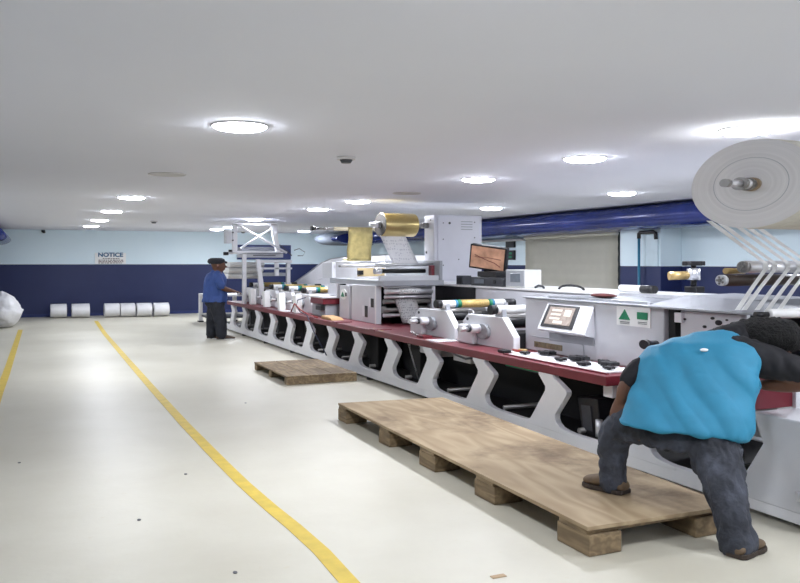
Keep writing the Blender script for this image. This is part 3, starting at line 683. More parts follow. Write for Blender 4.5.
t = thing('small_black_box', (5.8, 10.75, 1.265), 'tiny black box on the cabinet top beside the tall cabinet', 'box')
MB().box(5.75, 5.9, 10.6, 10.8, 1.267, 1.40).build('box_case', M_DGREY, t, .008); MB().box(5.742, 5.75, 10.64, 10.76, 1.29, 1.37).build('switch', M_BLACK, t)
t = thing('white_control_box', (6, 9.15, 1.265), 'small bright white box with a grey display panel right of the monitor', 'control box')
MB().box(5.75, 6.0, 8.93, 9.4, 1.267, 1.5).build('box_case', mat('bright_white_top', (232, 232, 230), .4), t, .008)
MB().box(5.742, 5.75, 8.95, 9.38, 1.285, 1.49).build('face_panel', M_GREY, t); MB().box(5.734, 5.742, 9.03, 9.26, 1.34, 1.45).build('display', M_LCD, t, .004)

# ------------------------------------------------------------------ front cabinet with touchscreen
t = thing('touchscreen_cabinet', (5.1, 6.2, TZ), 'wide light grey cabinet on the red table with a slanted touchscreen and green symbol sticker', 'cabinet')
MB().box(4.69, 5.65, 5.22, 7.28, TZ + .002, 1.225).build('cabinet_body', M_LIGHTGREY, t, .012)
MB().box(4.67, 5.66, 5.2, 7.3, 1.226, 1.238).build('top_cover', M_GREY, t, .004)
h = MB().hexa([(4.69, 6.86, 1.21), (4.69, 6.12, 1.21), (4.5, 6.02, .945), (4.5, 6.78, .945)], [(4.70, 6.86, .90), (4.70, 6.12, .90), (4.56, 6.04, .925), (4.56, 6.78, .925)])
h = h.build('screen_housing', M_LIGHTGREY, t, .008)
def quad(mb, u0, u1, v0, v1, off, th):
    # plane of the housing face: u along -Y (0..1), v down (0..1)
    a, b_, c, d = [Vector(p) for p in ((4.69, 6.86, 1.21), (4.69, 6.12, 1.21), (4.5, 6.02, .945), (4.5, 6.78, .945))]
    n_ = (b_ - a).cross(d - a).normalized(); 
    if n_.x > 0: n_ = -n_
    def P(u, v, o): return (a * (1 - u) + b_ * u) * (1 - v) + (d * (1 - u) + c * u) * v + n_ * o
    q = [(u0, v0), (u1, v0), (u1, v1), (u0, v1)]
    mb.hexa([P(u, v, off) for u, v in q], [P(u, v, off + th) for u, v in q]); return mb
quad(MB(), .06, .74, .12, .88, .001, .008).build('touchscreen_bezel', M_BLACK, t, .003)
sc = quad(MB(), .13, .67, .2, .8, .010, .002).build('touchscreen', M_TOUCH, t)
bb = MB()
for v in (.28, .42, .56): quad(bb, .2, .42, v, v + .07, .0125, .001)
quad(bb, .48, .62, .28, .5, .0125, .001); quad(bb, .3, .5, .66, .76, .0125, .001); bb.build('screen_buttons', mat('screen_pale', (196, 184, 172), .3, emit=.35), sc)
MB().prism([(6.83, .90), (6.12, .90), (6.12, .83), (6.83, .82)], 4.682, 4.689, 'x').build('housing_shade_patch', M_GREY, t)  # grey patch painted as the shade beneath the screen housing
MB().box(4.683, 4.689, 6.62, 7.1, .735, .79).build('brass_plate', mat('dull_brass_plate', (140, 130, 104), .4, .4, .3, 30), t)
MB().tube([(4.685, 7.15, .84), (4.685, 6.6, .838), (4.685, 6.33, .835), (4.685, 6.28, .82), (4.685, 6.27, .72)], .004).build('panel_seam', M_GREY, t)
s = MB().box(4.682, 4.689, 5.37, 5.8, 1.05, 1.215).build('sticker', M_PAPER, t)
MB().prism([(5.77, 1.10), (5.62, 1.10), (5.69, 1.19)], 4.677, 4.682, 'x').build('green_triangle', M_GREEN, s)
MB().box(4.677, 4.682, 5.40, 5.53, 1.115, 1.175).build('green_rectangle', M_GREEN, s)
b = MB(); b.box(4.678, 4.682, 5.63, 5.75, 1.078, 1.083); b.box(4.678, 4.682, 5.41, 5.52, 1.088, 1.093); b.box(4.678, 4.682, 5.63, 5.75, 1.066, 1.07); b.box(4.678, 4.682, 5.41, 5.52, 1.076, 1.08); b.build('caption_lines', M_DGREY, s)
k = MB().rod((4.60, 5.31, .925), (4.69, 5.31, .925), .028, n=24, sy=1.5).build('hub', M_DGREY, t); MB().rod((4.56, 5.31, .925), (4.60, 5.31, .925), .038, n=24, sy=1.5).build('black_knob', M_BLACK, k)
# lid items
t = thing('open_steel_tray', (5.1, 6, 1.24), 'shallow grey steel tray lying on top of the touchscreen cabinet', 'tray')
MB().box(4.75, 5.6, 5.45, 6.9, 1.239, 1.25).build('tray_floor', mat('mottled_grey_steel', (104, 108, 116), .45, .2, .45, 7), t, .003); 
MB().box(4.72, 4.75, 5.45, 6.9, 1.239, 1.262).build('rim', M_STEEL, t); MB().box(5.6, 5.63, 5.45, 6.9, 1.239, 1.28).build('rim', M_STEEL, t)
b = MB(); b.ball((5.05, 6.45, 1.274), .08, .18, .022, 20, 10); tag(b.build('red_cloth', mat('red_rag', (84, 38, 36), .9, 0, .3, 9)), 'small dark red rag on the tray above the touchscreen', 'cloth')

# control strips with knobs on the table
t = thing('control_strip', (4.4, 6.2, TZ), 'white control strips along the near end of the red table', 'control panel')
for y0, y1 in ((5.4, 5.58), (5.62, 6.05), (6.09, 6.42), (6.5, 6.88)):
    MB().box(4.24, 4.58, y0, y1, TZ + .001, TZ + .016).build('white_panel', M_WHITE, t, .004)
MB().box(4.22, 4.24, 5.35, 6.95, TZ + .001, TZ + .012).build('edge_trim', M_RED, t)
K = [(4.36, 5.50, .95, 'nearest the table corner'), (4.33, 5.80, 1.15, 'second from the table corner'), (4.50, 5.68, 1.6, 'large one nearest the table corner'), (4.34, 6.15, 1.05, 'small one before the large middle one'),
     (4.50, 6.10, 1.75, 'large one in the middle'), (4.34, 6.74, 1.0, 'small one farthest from the corner'), (4.50, 6.60, 1.6, 'large one farthest from the corner'), (4.62, 5.9, .95, 'behind the large middle one')]
for x, y, s, lb in K:
    t = thing('star_knob', (x, y, TZ + .016), 'black star knob on the white control strip, ' + lb, 'knob', 'black star knobs on the control strip')
    MB().rod((x, y, TZ + .0165), (x, y, TZ + .035), .016 * s, n=12).build('knob_stem', M_DGREY, t)
    pts = []
    for i in range(12):
        a = 2 * PI * i / 12; r = (.056 if i % 2 == 0 else .034) * s; pts.append((x + r * math.cos(a), y + 1.2 * r * math.sin(a)))
    MB().prism(pts, TZ + .026, TZ + .026 + .020 * s, 'z').build('knob_head', M_BLACK, t, .005)
t = thing('tool_bits', (4.45, 7.1, TZ), 'small tools and paper bits on the red table left of the black knobs', 'tools')
MB().box(4.38, 4.5, 6.95, 7.14, TZ + .001, TZ + .006).build('paper_bit', M_PAPER, t); MB().box(4.27, 4.36, 7.02, 7.14, TZ + .001, TZ + .03).build('black_cap', M_BLACK, t, .006)
MB().rod((4.44, 6.97, TZ + .02), (4.44, 7.12, TZ + .02), .012, n=10).build('red_handle', mat('red_plastic', (150, 46, 40), .4), t)
MB().rod((4.53, 7.0, TZ + .02), (4.5, 7.1, TZ + .02), .012, n=10).build('brass_fitting', M_BRASS, t)

# ------------------------------------------------------------------ near side plate, feeding hood, clamp, rollers
t = thing('slitting_unit', (4.9, 4.8, TZ), 'light grey side plate with round holes right of the green symbol sticker', 'machine side plate')
MB().box(4.69, 4.75, 4.42, 5.03, .81, 1.215).build('side_plate', M_LIGHTGREY, t, .006)
for y, z, r in ((4.69, 1.175, .011), (4.63, 1.145, .02), (4.55, 1.17, .007), (4.77, 1.105, .011), (4.98, 1.15, .009), (4.72, 1.04, .012), (4.6, 1.03, .008)): MB().rod((4.682, y, z), (4.69, y, z), r, n=18, sy=1.6).build('hole', M_BLACK, t)
MB().box(4.66, 4.69, 4.99, 5.07, 1.12, 1.2).build('hinge_block', M_WHITE, t, .006)
MB().box(4.72, 5.3, 5.12, 5.195, .7, 1.22).build('gap_shade_panel', M_BLACK, t); MB().rod((4.76, 5.09, .95), (4.95, 5.09, .95), .02, n=12).build('steel_pin', M_STEEL, t)  # black panel painted in for the shade of the gap beside the cabinet
MB().box(5.3, 5.4, 3.0, 4.9, .81, 1.22).build('rear_plate', M_BLACK, t)  # black colour stands in for the shaded void behind the head
t = thing('feed_hood', (5.1, 4.6, 1.24), 'sloping grey metal hood above the holed side plate', 'hood')
MB().hexa([(4.62, 5.35, 1.24), (5.5, 5.35, 1.24), (5.5, 4.2, 1.24), (4.62, 4.3, 1.24)], [(4.8, 5.1, 1.33), (5.45, 5.2, 1.335), (5.45, 4.3, 1.33), (4.8, 4.45, 1.32)]).build('hood_cover', mat('hood_grey', (138, 140, 146), .45, .2, .12, 5), t, .01)
MB().box(4.60, 5.52, 4.15, 5.38, 1.226, 1.239).build('hood_flange', M_GREY, t)
t = thing('mandrel_holder', (5.2, 5.42, 1.24), 'upright steel post with a black star knob and side brass cylinder', 'clamp')
MB().box(5.15, 5.25, 5.34, 5.48, 1.336, 1.39).build('black_base', M_BLACK, t, .008)
MB().rod((5.2, 5.42, 1.38), (5.2, 5.42, 1.45), .025, n=18).build('lower_post', M_BLACK, t)
MB().rod((5.2, 5.42, 1.445), (5.2, 5.42, 1.545), .055, n=24).build('steel_barrel', M_STEEL, t)
MB().rod((5.2, 5.42, 1.545), (5.2, 5.42, 1.575), .022, n=16).build('knob_stem', M_BLACK, t)
b = MB(); pts = [(5.2 + (.1 if i % 2 else .07) * math.cos(PI * i / 6), 5.42 + (.1 if i % 2 else .07) * math.sin(PI * i / 6)) for i in range(12)]
b.prism(pts, 1.568, 1.608, 'z').build('star_knob', M_BLACK, t, .006)
MB().rod((5.0, 5.5, 1.48), (5.16, 5.44, 1.485), .036, n=22).build('brass_cylinder', M_BRASS, t)
t = thing('tube_sleeve', (5.95, 6.95, 1.266), 'black rubber sleeve on the white cabinet top left of the grey hood', 'sleeve')
MB().rod((5.95, 6.95, 1.31), (5.95, 6.75, 1.31), .042, n=18).build('sleeve_body', M_BLACK, t)
MB().rod((5.95, 6.95, 1.31), (5.95, 7.3, 1.31), .04, n=18).build('white_tube', M_WHITE, t)

# rollers under the big roll
def big_roller(x0, x1, y, z, r, lab, body, endm):
    t = thing('guide_roller', ((x0 + x1) / 2, y, z - r), lab, 'roller')
    MB().rod((x0, y, z), (x1, y, z), r, n=32, sy=1.25).build('roller_body', body, t)
    e = MB().rod((x0 - .03, y, z), (x0, y, z), r * .92, n=28, sy=1.25).build('end_cap', endm, t)
    b = MB(); 
    for i in range(5): a = 2 * PI * i / 5; b.rod((x0 - .038, y + r * .7 * math.cos(a), z + r * .55 * math.sin(a)), (x0 - .03, y + r * .7 * math.cos(a), z + r * .55 * math.sin(a)), .008, n=8)
    b.rod((x0 - .045, y, z), (x0 - .03, y, z), r * .3, n=16); b.build('end_bolts', M_DSTEEL, e)
    return t
big_roller(4.56, 5.6, 4.26, 1.565, .044, 'upper polished steel roller with bolted end under the huge paper roll', M_STEEL, M_DSTEEL)
big_roller(4.47, 5.6, 4.37, 1.47, .042, 'lower dark brown roller with a pale end disc under the huge paper roll', mat('dark_brown_rubber', (66, 54, 48), .4), M_LIGHTGREY)
b = MB(); b.rod((4.56, 4.44, 1.535), (4.74, 4.44, 1.535), .022, n=18, sy=1.25); tag(b.build('brass_bushing', M_BRASS), 'small brass bushing between the two guide rollers', 'bushing')
t = thing('white_bar_roller', (4.95, 4.25, 1.2), 'smooth white bar roller just behind the near man\'s head', 'roller')
MB().rod((4.62, 4.12, 1.243), (5.06, 4.06, 1.243), .034, n=24, sy=1.2).build('white_tube', M_PAPER, t, .008); MB().rod((4.52, 4.14, 1.238), (4.62, 4.12, 1.238), .02, n=16).build('black_end', M_BLACK, t)

# big roll
t = thing('giant_paper_roll', (4.7, 3.98, 1.82), 'giant white paper roll under the ceiling at the right edge', 'paper roll')
b = MB(); b.rod((4.3, 3.98, 2.112), (5.05, 3.98, 2.112), .289, n=96, sy=1.8)
for k in range(1, 9): b.rod((4.30 + .085 * k, 3.98, 2.112), (4.304 + .085 * k, 3.98, 2.112), .2915, n=96, sy=1.8)
b.build('wound_paper', mat('paper_layers', (222, 218, 206), .65, 0, .05, 30), t)
def roll_end_mat():
    m = bpy.data.materials.new('roll_end_rings'); m.use_nodes = True; N = m.node_tree.nodes; L = m.node_tree.links; p = N['Principled BSDF']; p.inputs['Roughness'].default_value = .6
    g = N.new('ShaderNodeTexCoord'); mp = N.new('ShaderNodeMapping'); mp.inputs['Location'].default_value = (0, 0, -.292); mp.vector_type = 'POINT'
    L.new(g.outputs['Object'], mp.inputs[0])
    sx = N.new('ShaderNodeSeparateXYZ'); L.new(mp.outputs[0], sx.inputs[0])
    dv = N.new('ShaderNodeMath'); dv.operation = 'DIVIDE'; dv.inputs[1].default_value = 1.8; L.new(sx.outputs['Y'], dv.inputs[0])
    cb = N.new('ShaderNodeCombineXYZ'); L.new(dv.outputs[0], cb.inputs[0]); L.new(sx.outputs['Z'], cb.inputs[1])
    ln = N.new('ShaderNodeVectorMath'); ln.operation = 'LENGTH'; L.new(cb.outputs[0], ln.inputs[0])
    cc = N.new('ShaderNodeCombineXYZ'); L.new(ln.outputs['Value'], cc.inputs[0])
    no = N.new('ShaderNodeTexNoise'); no.inputs['Scale'].default_value = 55; no.inputs['Detail'].default_value = 6; L.new(cc.outputs[0], no.inputs['Vector'])
    r = N.new('ShaderNodeValToRGB'); r.color_ramp.elements[0].position = .3; r.color_ramp.elements[1].position = .7
    r.color_ramp.elements[0].color = srgb(214, 212, 213); r.color_ramp.elements[1].color = srgb(230, 228, 229)
    L.new(no.outputs['Fac'], r.inputs['Fac']); L.new(r.outputs['Color'], p.inputs['Base Color']); return m
MB().rod((4.296, 3.98, 2.112), (4.30, 3.98, 2.112), .288, n=96, sy=1.8).build('roll_end', roll_end_mat(), t)
MB().ring((4.296, 3.98, 2.112), .172, .0015, 'x', 64, 6, 1.8).build('inner_ring', M_GREY, t)
MB().rod((4.285, 3.96, 2.108), (4.30, 3.96, 2.108), .045, n=28, sy=1.8).build('core', mat('card_core', (176, 156, 132), .7), t)
hb = MB().rod((4.20, 3.96, 2.108), (4.29, 3.96, 2.108), .034, n=28, sy=1.7).build('chuck', M_STEEL, t)
for xa, xb in ((4.185, 4.205), (4.245, 4.26)): MB().rod((xa, 3.96, 2.108), (xb, 3.96, 2.108), .0415, n=24, sy=1.7).build('chuck_flange', M_DSTEEL, hb)
MB().rod((4.08, 3.96, 2.108), (4.19, 3.96, 2.108), .023, n=22, sy=1.6).build('shaft', M_STEEL, hb)
MB().rod((4.055, 3.96, 2.108), (4.085, 3.96, 2.108), .026, n=22, sy=1.6).build('shaft_end', M_DSTEEL, hb)
MB().box(5.05, 5.6, 3.85, 4.1, 2.05, 2.17).build('shaft_arm', M_DGREY, t)
MB().box(5.42, 5.6, 3.8, 4.15, 1.27, 2.05).build('shaft_post', M_LIGHTGREY, t)
# strips
STRIPS = [[(4.47, 4.4, 1.835), (4.55, 4.4, 1.836), (4.67, 4.4, 1.838), (4.76, 4.4, 1.84), (4.86, 4.4, 1.842)], [(4.68, 4.2, 1.593), (4.77, 4.2, 1.593), (4.9, 4.2, 1.593), (5.01, 4.2, 1.593), (5.11, 4.2, 1.593)], [(4.36, 4.14, 1.275), (4.42, 4.14, 1.273), (4.54, 4.14, 1.27), (4.64, 4.14, 1.268), (4.75, 4.14, 1.265)]]
for k in range(5):
    x = 4.62 + .098 * k; w_ = .024
    yt = 4.46
    b = MB(); path = [(yt, 1.99), (4.42, 1.9), (4.33, 1.72), (4.222, 1.605), (4.20, 1.57), (4.225, 1.52), (4.28, 1.46), (4.20, 1.36), (4.13, 1.268)]
    path = [(4.30, 1.872), (4.26, 1.76), (4.215, 1.64), (4.203, 1.60), (4.20, 1.56), (4.205, 1.52), (4.22, 1.45), (4.20, 1.36), (4.14, 1.266)]
    sh = [-.16, -.09, .0, .03, .035, .03, .0, -.06, -.13]
    A, B_, C_ = [STRIPS[q][k] for q in range(3)]; rows = []
    pa = [(A[0] - .06, 4.45, A[2] + .06), A, ((A[0] + B_[0]) / 2 + .004, (A[1] + B_[1]) / 2, (A[2] + B_[2]) / 2 - .006), B_, (B_[0] + .005, 4.198, B_[2] - .02), (B_[0] - .004, 4.195, B_[2] - .045), ((B_[0] + C_[0]) / 2, 4.17, (B_[2] + C_[2]) / 2 + .004 - .02), C_]
    for n_, q in enumerate(pa):
        w_ = .058 if n_ < 3 else .048
        rows.append([(q[0] - w_ / 2 * (.9 + .2 * math.sin(n_ * 2)), q[1], q[2]), (q[0] + w_ / 2, q[1] - .002, q[2])])
    b.sheet(rows, .003)
    tag(b.build('paper_strip', M_PAPER), ['leftmost', 'second from left', 'middle', 'second from right', 'rightmost'][k] + ' of the five slit white paper strips running down from the giant roll', 'paper strip', 'slit strips under the giant roll')

# near white panel at right edge
t = thing('end_cabinet', (4.8, 3.5, 0), 'white electrical rack with slotted panel at the right edge beyond the near man', 'cabinet')
MB().prism([(3.78, .79), (3.78, .60), (3.62, .44), (3.3, .40), (3.3, .79)], 4.56, 4.60, 'x').build('slotted_panel', M_LIGHTGREY, t, .004)
MB().prism([(3.82, .84), (3.79, .84), (3.79, .60), (3.60, .42), (3.60, .36), (3.82, .58)], 4.5, 4.58, 'x').build('bent_edge', M_WHITE, t, .004)
b = MB()
for z in (.5, .58, .66, .74): b.box(4.552, 4.56, 3.6, 3.66, z, z + .03)
b.build('slots', M_DGREY, t); MB().box(4.6, 5.0, 3.3, 3.75, .01, .8).build('rack_body', M_DGREY, t)
MB().rod((4.1, 3.45, .22), (4.9, 2.9, .22), .03, n=18).build('steel_rail', M_STEEL, t)

# ------------------------------------------------------------------ far end: tower, hood
t = thing('rewind_tower', (4.6, 17.6, TZ), 'white cross-braced tower frame at the far end of the press', 'machine frame')
Yn, Yf = 17.55, 18.0
def bar(a, c, w_=.03, m=M_WHITE, nm='frame_bar'):
    return MB().rod(a, c, w_, n=4).build(nm, m, t, 0)
MB().box(4.02, 4.12, Yn, Yn + .1, 1.82, 2.43).build('upright', M_WHITE, t, .004)
MB().prism([(4.86, 2.43), (5.0, 2.43), (5.02, 2.1), (5.08, 1.83), (4.98, 1.83), (4.92, 2.1)], Yn, Yn + .1, 'y').build('upright', M_WHITE, t, .004)
MB().box(4.02, 5.0, Yn, Yn + .08, 2.40, 2.44).build('top_bar', M_WHITE, t, .004)
MB().rod((4.08, Yn - .02, 2.42), (5.2, Yn - .05, 1.80), .024, n=8).build('cross_brace', M_WHITE, t); MB().rod((4.2, Yn + .06, 1.9), (4.93, Yn + .06, 2.36), .022, n=8).build('cross_brace', M_WHITE, t)
MB().box(4.02, 5.2, Yn - .02, 18.2, 1.80, 1.835).build('middle_shelf', M_WHITE, t, .006)
MB().box(4.26, 5.0, 17.8, 18.15, 1.84, 1.93).build('dark_unit', M_DGREY, t, .01)
MB().box(4.3, 5.18, 17.7, 18.4, 1.70, 1.79).build('roller_housing', M_LIGHTGREY, t, .01)
b = MB(); b.box(4.5, 5.0, 17.69, 17.70, 1.735, 1.755); b.build('housing_slot', M_DGREY, t)
MB().box(4.24, 4.32, Yn, Yn + .1, TZ + .002, 1.80).build('lower_post', M_WHITE, t, .004); MB().box(5.22, 5.30, Yn, Yn + .1, TZ + .002, 1.62).build('lower_post', M_WHITE, t, .004)
MB().prism([(4.5, 1.66), (4.58, 1.66), (4.66, 1.1), (4.66, TZ + .002), (4.56, TZ + .002), (4.56, 1.1)], 17.4, 17.5, 'y').build('lower_post', M_WHITE, t, .004)
MB().box(4.52, 5.3, 17.42, 17.5, 1.58, 1.64).build('lower_bar', M_LIGHTGREY, t, .004); MB().box(4.52, 5.3, 17.42, 17.5, 1.44, 1.48).build('lower_bar', M_LIGHTGREY, t, .004)
MB().box(4.62, 5.22, 17.6, 18.2, 1.29, 1.36).build('lower_bar', M_GREY, t, .004); MB().box(4.92, 5.0, 17.42, 17.5, 1.30, 1.6).build('lower_post', M_WHITE, t)
for z, y in ((1.48, 18.3), (1.35, 18.4), (1.22, 18.5)):
    b = MB(); b.prism([(y, z), (y + .5, z), (y + .62, z + .06), (y + .5, z + .12), (y, z + .12), (y - .1, z + .06)], 4.1, 4.9, 'x'); b.build('white_cover', M_PAPER, t, .02)
MB().tube([(5.05, Yn, 1.98), (5.2, Yn, 1.86), (5.33, Yn, 1.74)], .012).build('cable', M_DGREY, t)
MB().box(3.86, 3.98, Yn - .1, Yn + .15, 2.0, 2.28).build('grey_box', M_LIGHTGREY, t, .01)
for z in (2.05, 2.22): MB().box(3.98, 4.04, Yn, Yn + .1, z, z + .03).build('box_arm', M_DGREY, t)
MB().rod((3.86, Yn, 1.79), (4.3, Yn, 1.79), .022, n=12).build('side_arm', M_STEEL, t); MB().rod((3.82, Yn, 1.78), (3.92, Yn, 1.78), .035, n=12).build('arm_knob', M_BLACK, t); MB().rod((3.93, Yn, 1.84), (4.0, Yn, 1.84), .025, n=12).build('arm_knob', M_BLACK, t)
b = MB(); b.tube([(5.3, 17.6, 1.86), (5.42, 17.6, 1.9), (5.55, 17.6, 1.82), (5.5, 17.6, 1.74), (5.38, 17.6, 1.74)], .008); tag(b.build('loop_cable', M_DGREY), 'thin looping cable right of the tower top', 'cable')
PRTOWER = t; t.location.x -= .1
t = thing('arched_hood', (5.9, 16, TZ), 'long white arched hood rising behind the far printing units', 'hood')
prof = [(19.5, 1.0), (18.6, 1.12), (17.5, 1.37), (16.7, 1.57), (16.1, 1.66), (15.3, 1.70), (13.2, 1.72), (13.2, 1.05), (19.5, .95)]
MB().prism(prof, 5.62, 6.5, 'x').build('hood_shell', M_WHITE, t, .02)
rows = [[(5.60, y, z + .01), (5.9, y, z + .014), (6.3, y, z + .014), (6.52, y, z + .01)] for y, z in prof[:7]]
MB().sheet(rows, .012).build('hood_lid', mat('hood_white', (226, 228, 232), .3, .1), t)
MB().box(5.52, 5.62, 13.0, 19.2, .80, 1.06).build('lower_rail', M_WHITE, t, .01)
MB().prism([(16.9, 1.2), (16.2, 1.35), (16.2, 1.5), (16.9, 1.45)], 5.608, 5.62, 'x').build('hatch', M_WHITE, t)
MB().box(5.7, 6.4, 13.2, 13.3, .01, 1.04).build('hood_support', M_LIGHTGREY, t); MB().box(5.7, 6.4, 18.7, 18.8, .01, .95).build('hood_support', M_LIGHTGREY, t)

# ------------------------------------------------------------------ PEOPLE
def chain(mb, pts, n=18):
    """pts: (x,y,z,r) swept spheres -> tapered limb with round ends"""
    P = [(Vector(p[:3]), p[3]) for p in pts]; full = []
    for (a, ra), (c, rc) in zip(P, P[1:]):
        k = max(2, int((c - a).length / max(.006, min(ra, rc) * .5)))
        for i in range(k): u = i / k; full.append((a.lerp(c, u), ra + (rc - ra) * u))
    full.append(P[-1])
    for _ in range(2):
        f2 = [full[0]] + [((full[i - 1][0] + full[i][0] * 2 + full[i + 1][0]) / 4, full[i][1]) for i in range(1, len(full) - 1)] + [full[-1]]; full = f2
    d0 = (full[1][0] - full[0][0]).normalized(); d1 = (full[-1][0] - full[-2][0]).normalized()
    pre = [(full[0][0] - d0 * full[0][1] * math.sin(t_), full[0][1] * math.cos(t_)) for t_ in (1.4, 1.1, .7, .35)]
    post = [(full[-1][0] + d1 * full[-1][1] * math.sin(t_), full[-1][1] * math.cos(t_)) for t_ in (.35, .7, 1.1, 1.4)]
    full = pre + full + post; prev = None; u = d0.orthogonal().normalized()
    for i, (p, r) in enumerate(full):
        d = (full[min(i + 1, len(full) - 1)][0] - full[max(i - 1, 0)][0]).normalized()
        u = (u - d * u.dot(d)).normalized(); v = d.cross(u)
        ring = [mb.bm.verts.new(p + u * (r * math.cos(2 * PI * k / n)) + v * (r * math.sin(2 * PI * k / n))) for k in range(n)]
        if prev:
            for k in range(n): mb._f([prev[k], prev[(k + 1) % n], ring[(k + 1) % n], ring[k]])
        else: mb._f(ring[::-1])
        prev = ring
    mb._f(prev); return mb
def loft(mb, secs, n=36, power=1.0):
    """secs: (center, half-vector A, half-vector B)"""
    prev = None
    for c, A, B in secs:
        c, A, B = Vector(c), Vector(A), Vector(B)
        ring = []
        for k in range(n):
            q = 2 * PI * k / n; ca, sa = math.cos(q), math.sin(q)
            ring.append(mb.bm.verts.new(c + A * math.copysign(abs(ca) ** power, ca) + B * math.copysign(abs(sa) ** power, sa)))
        if prev:
            for k in range(n): mb._f([prev[k], prev[(k + 1) % n], ring[(k + 1) % n], ring[k]])
        else: mb._f(ring[::-1])
        prev = ring
    mb._f(prev); return mb
def skin_up(mb, name, m, parent, vox=.014, smooth=4, wr=0.0, wscale=.12):
    o = mb.build(name, m, parent)
    r = o.modifiers.new('remesh', 'REMESH'); r.mode = 'VOXEL'; r.voxel_size = vox; r.use_smooth_shade = True
    s = o.modifiers.new('smooth', 'SMOOTH'); s.factor = .5; s.iterations = smooth
    bake(o)
    if wr:
        me = o.data
        ns = [v.normal.copy() for v in me.vertices]
        for v, nn in zip(me.vertices, ns):
            q = Vector((v.co.x / wscale, v.co.y / wscale, v.co.z / wscale * .55))
            v.co += nn * wr * (abs(noise.noise(q)) * 2 - .5 + .5 * noise.noise(q * 2.7))
    return o
def hand(mb, wrist, d, up, s=1.0, curl=.5, thumb=1):
    """palm + 5 fingers; d: direction of fingers, up: back-of-hand normal"""
    w_ = Vector(wrist); d = Vector(d).normalized(); up = Vector(up); up = (up - d * up.dot(d)).normalized(); sd = d.cross(up) * thumb
    pc = w_ + d * .05 * s
    loft(mb, [(w_ - d * .01 * s, sd * .028 * s, up * .02 * s), (w_ + d * .03 * s, sd * .038 * s, up * .018 * s), (w_ + d * .085 * s, sd * .043 * s, up * .014 * s)], 16)
    for k, (o, L_) in enumerate(((.032, .07), (.011, .078), (-.011, .072), (-.031, .056))):
        a = w_ + d * .08 * s + sd * o * s; L_ *= s
        p1 = a + (d * math.cos(curl * .6) - up * math.sin(curl * .6)) * L_ * .42
        p2 = p1 + (d * math.cos(curl * 1.4) - up * math.sin(curl * 1.4)) * L_ * .33
        p3 = p2 + (d * math.cos(curl * 2.0) - up * math.sin(curl * 2.0)) * L_ * .25
        chain(mb, [(*(a - d * .02 * s), .0098 * s), (*p1, .0092 * s), (*p2, .0085 * s), (*p3, .0075 * s)], 10)
    a = w_ + d * .025 * s + sd * .03 * s
    chain(mb, [(*a, .013 * s), (*(a + (d * .6 + sd * .7 - up * .1).normalized() * .035 * s), .0115 * s), (*(a + (d * .85 + sd * .6 - up * .4).normalized() * .07 * s), .0095 * s)], 10)

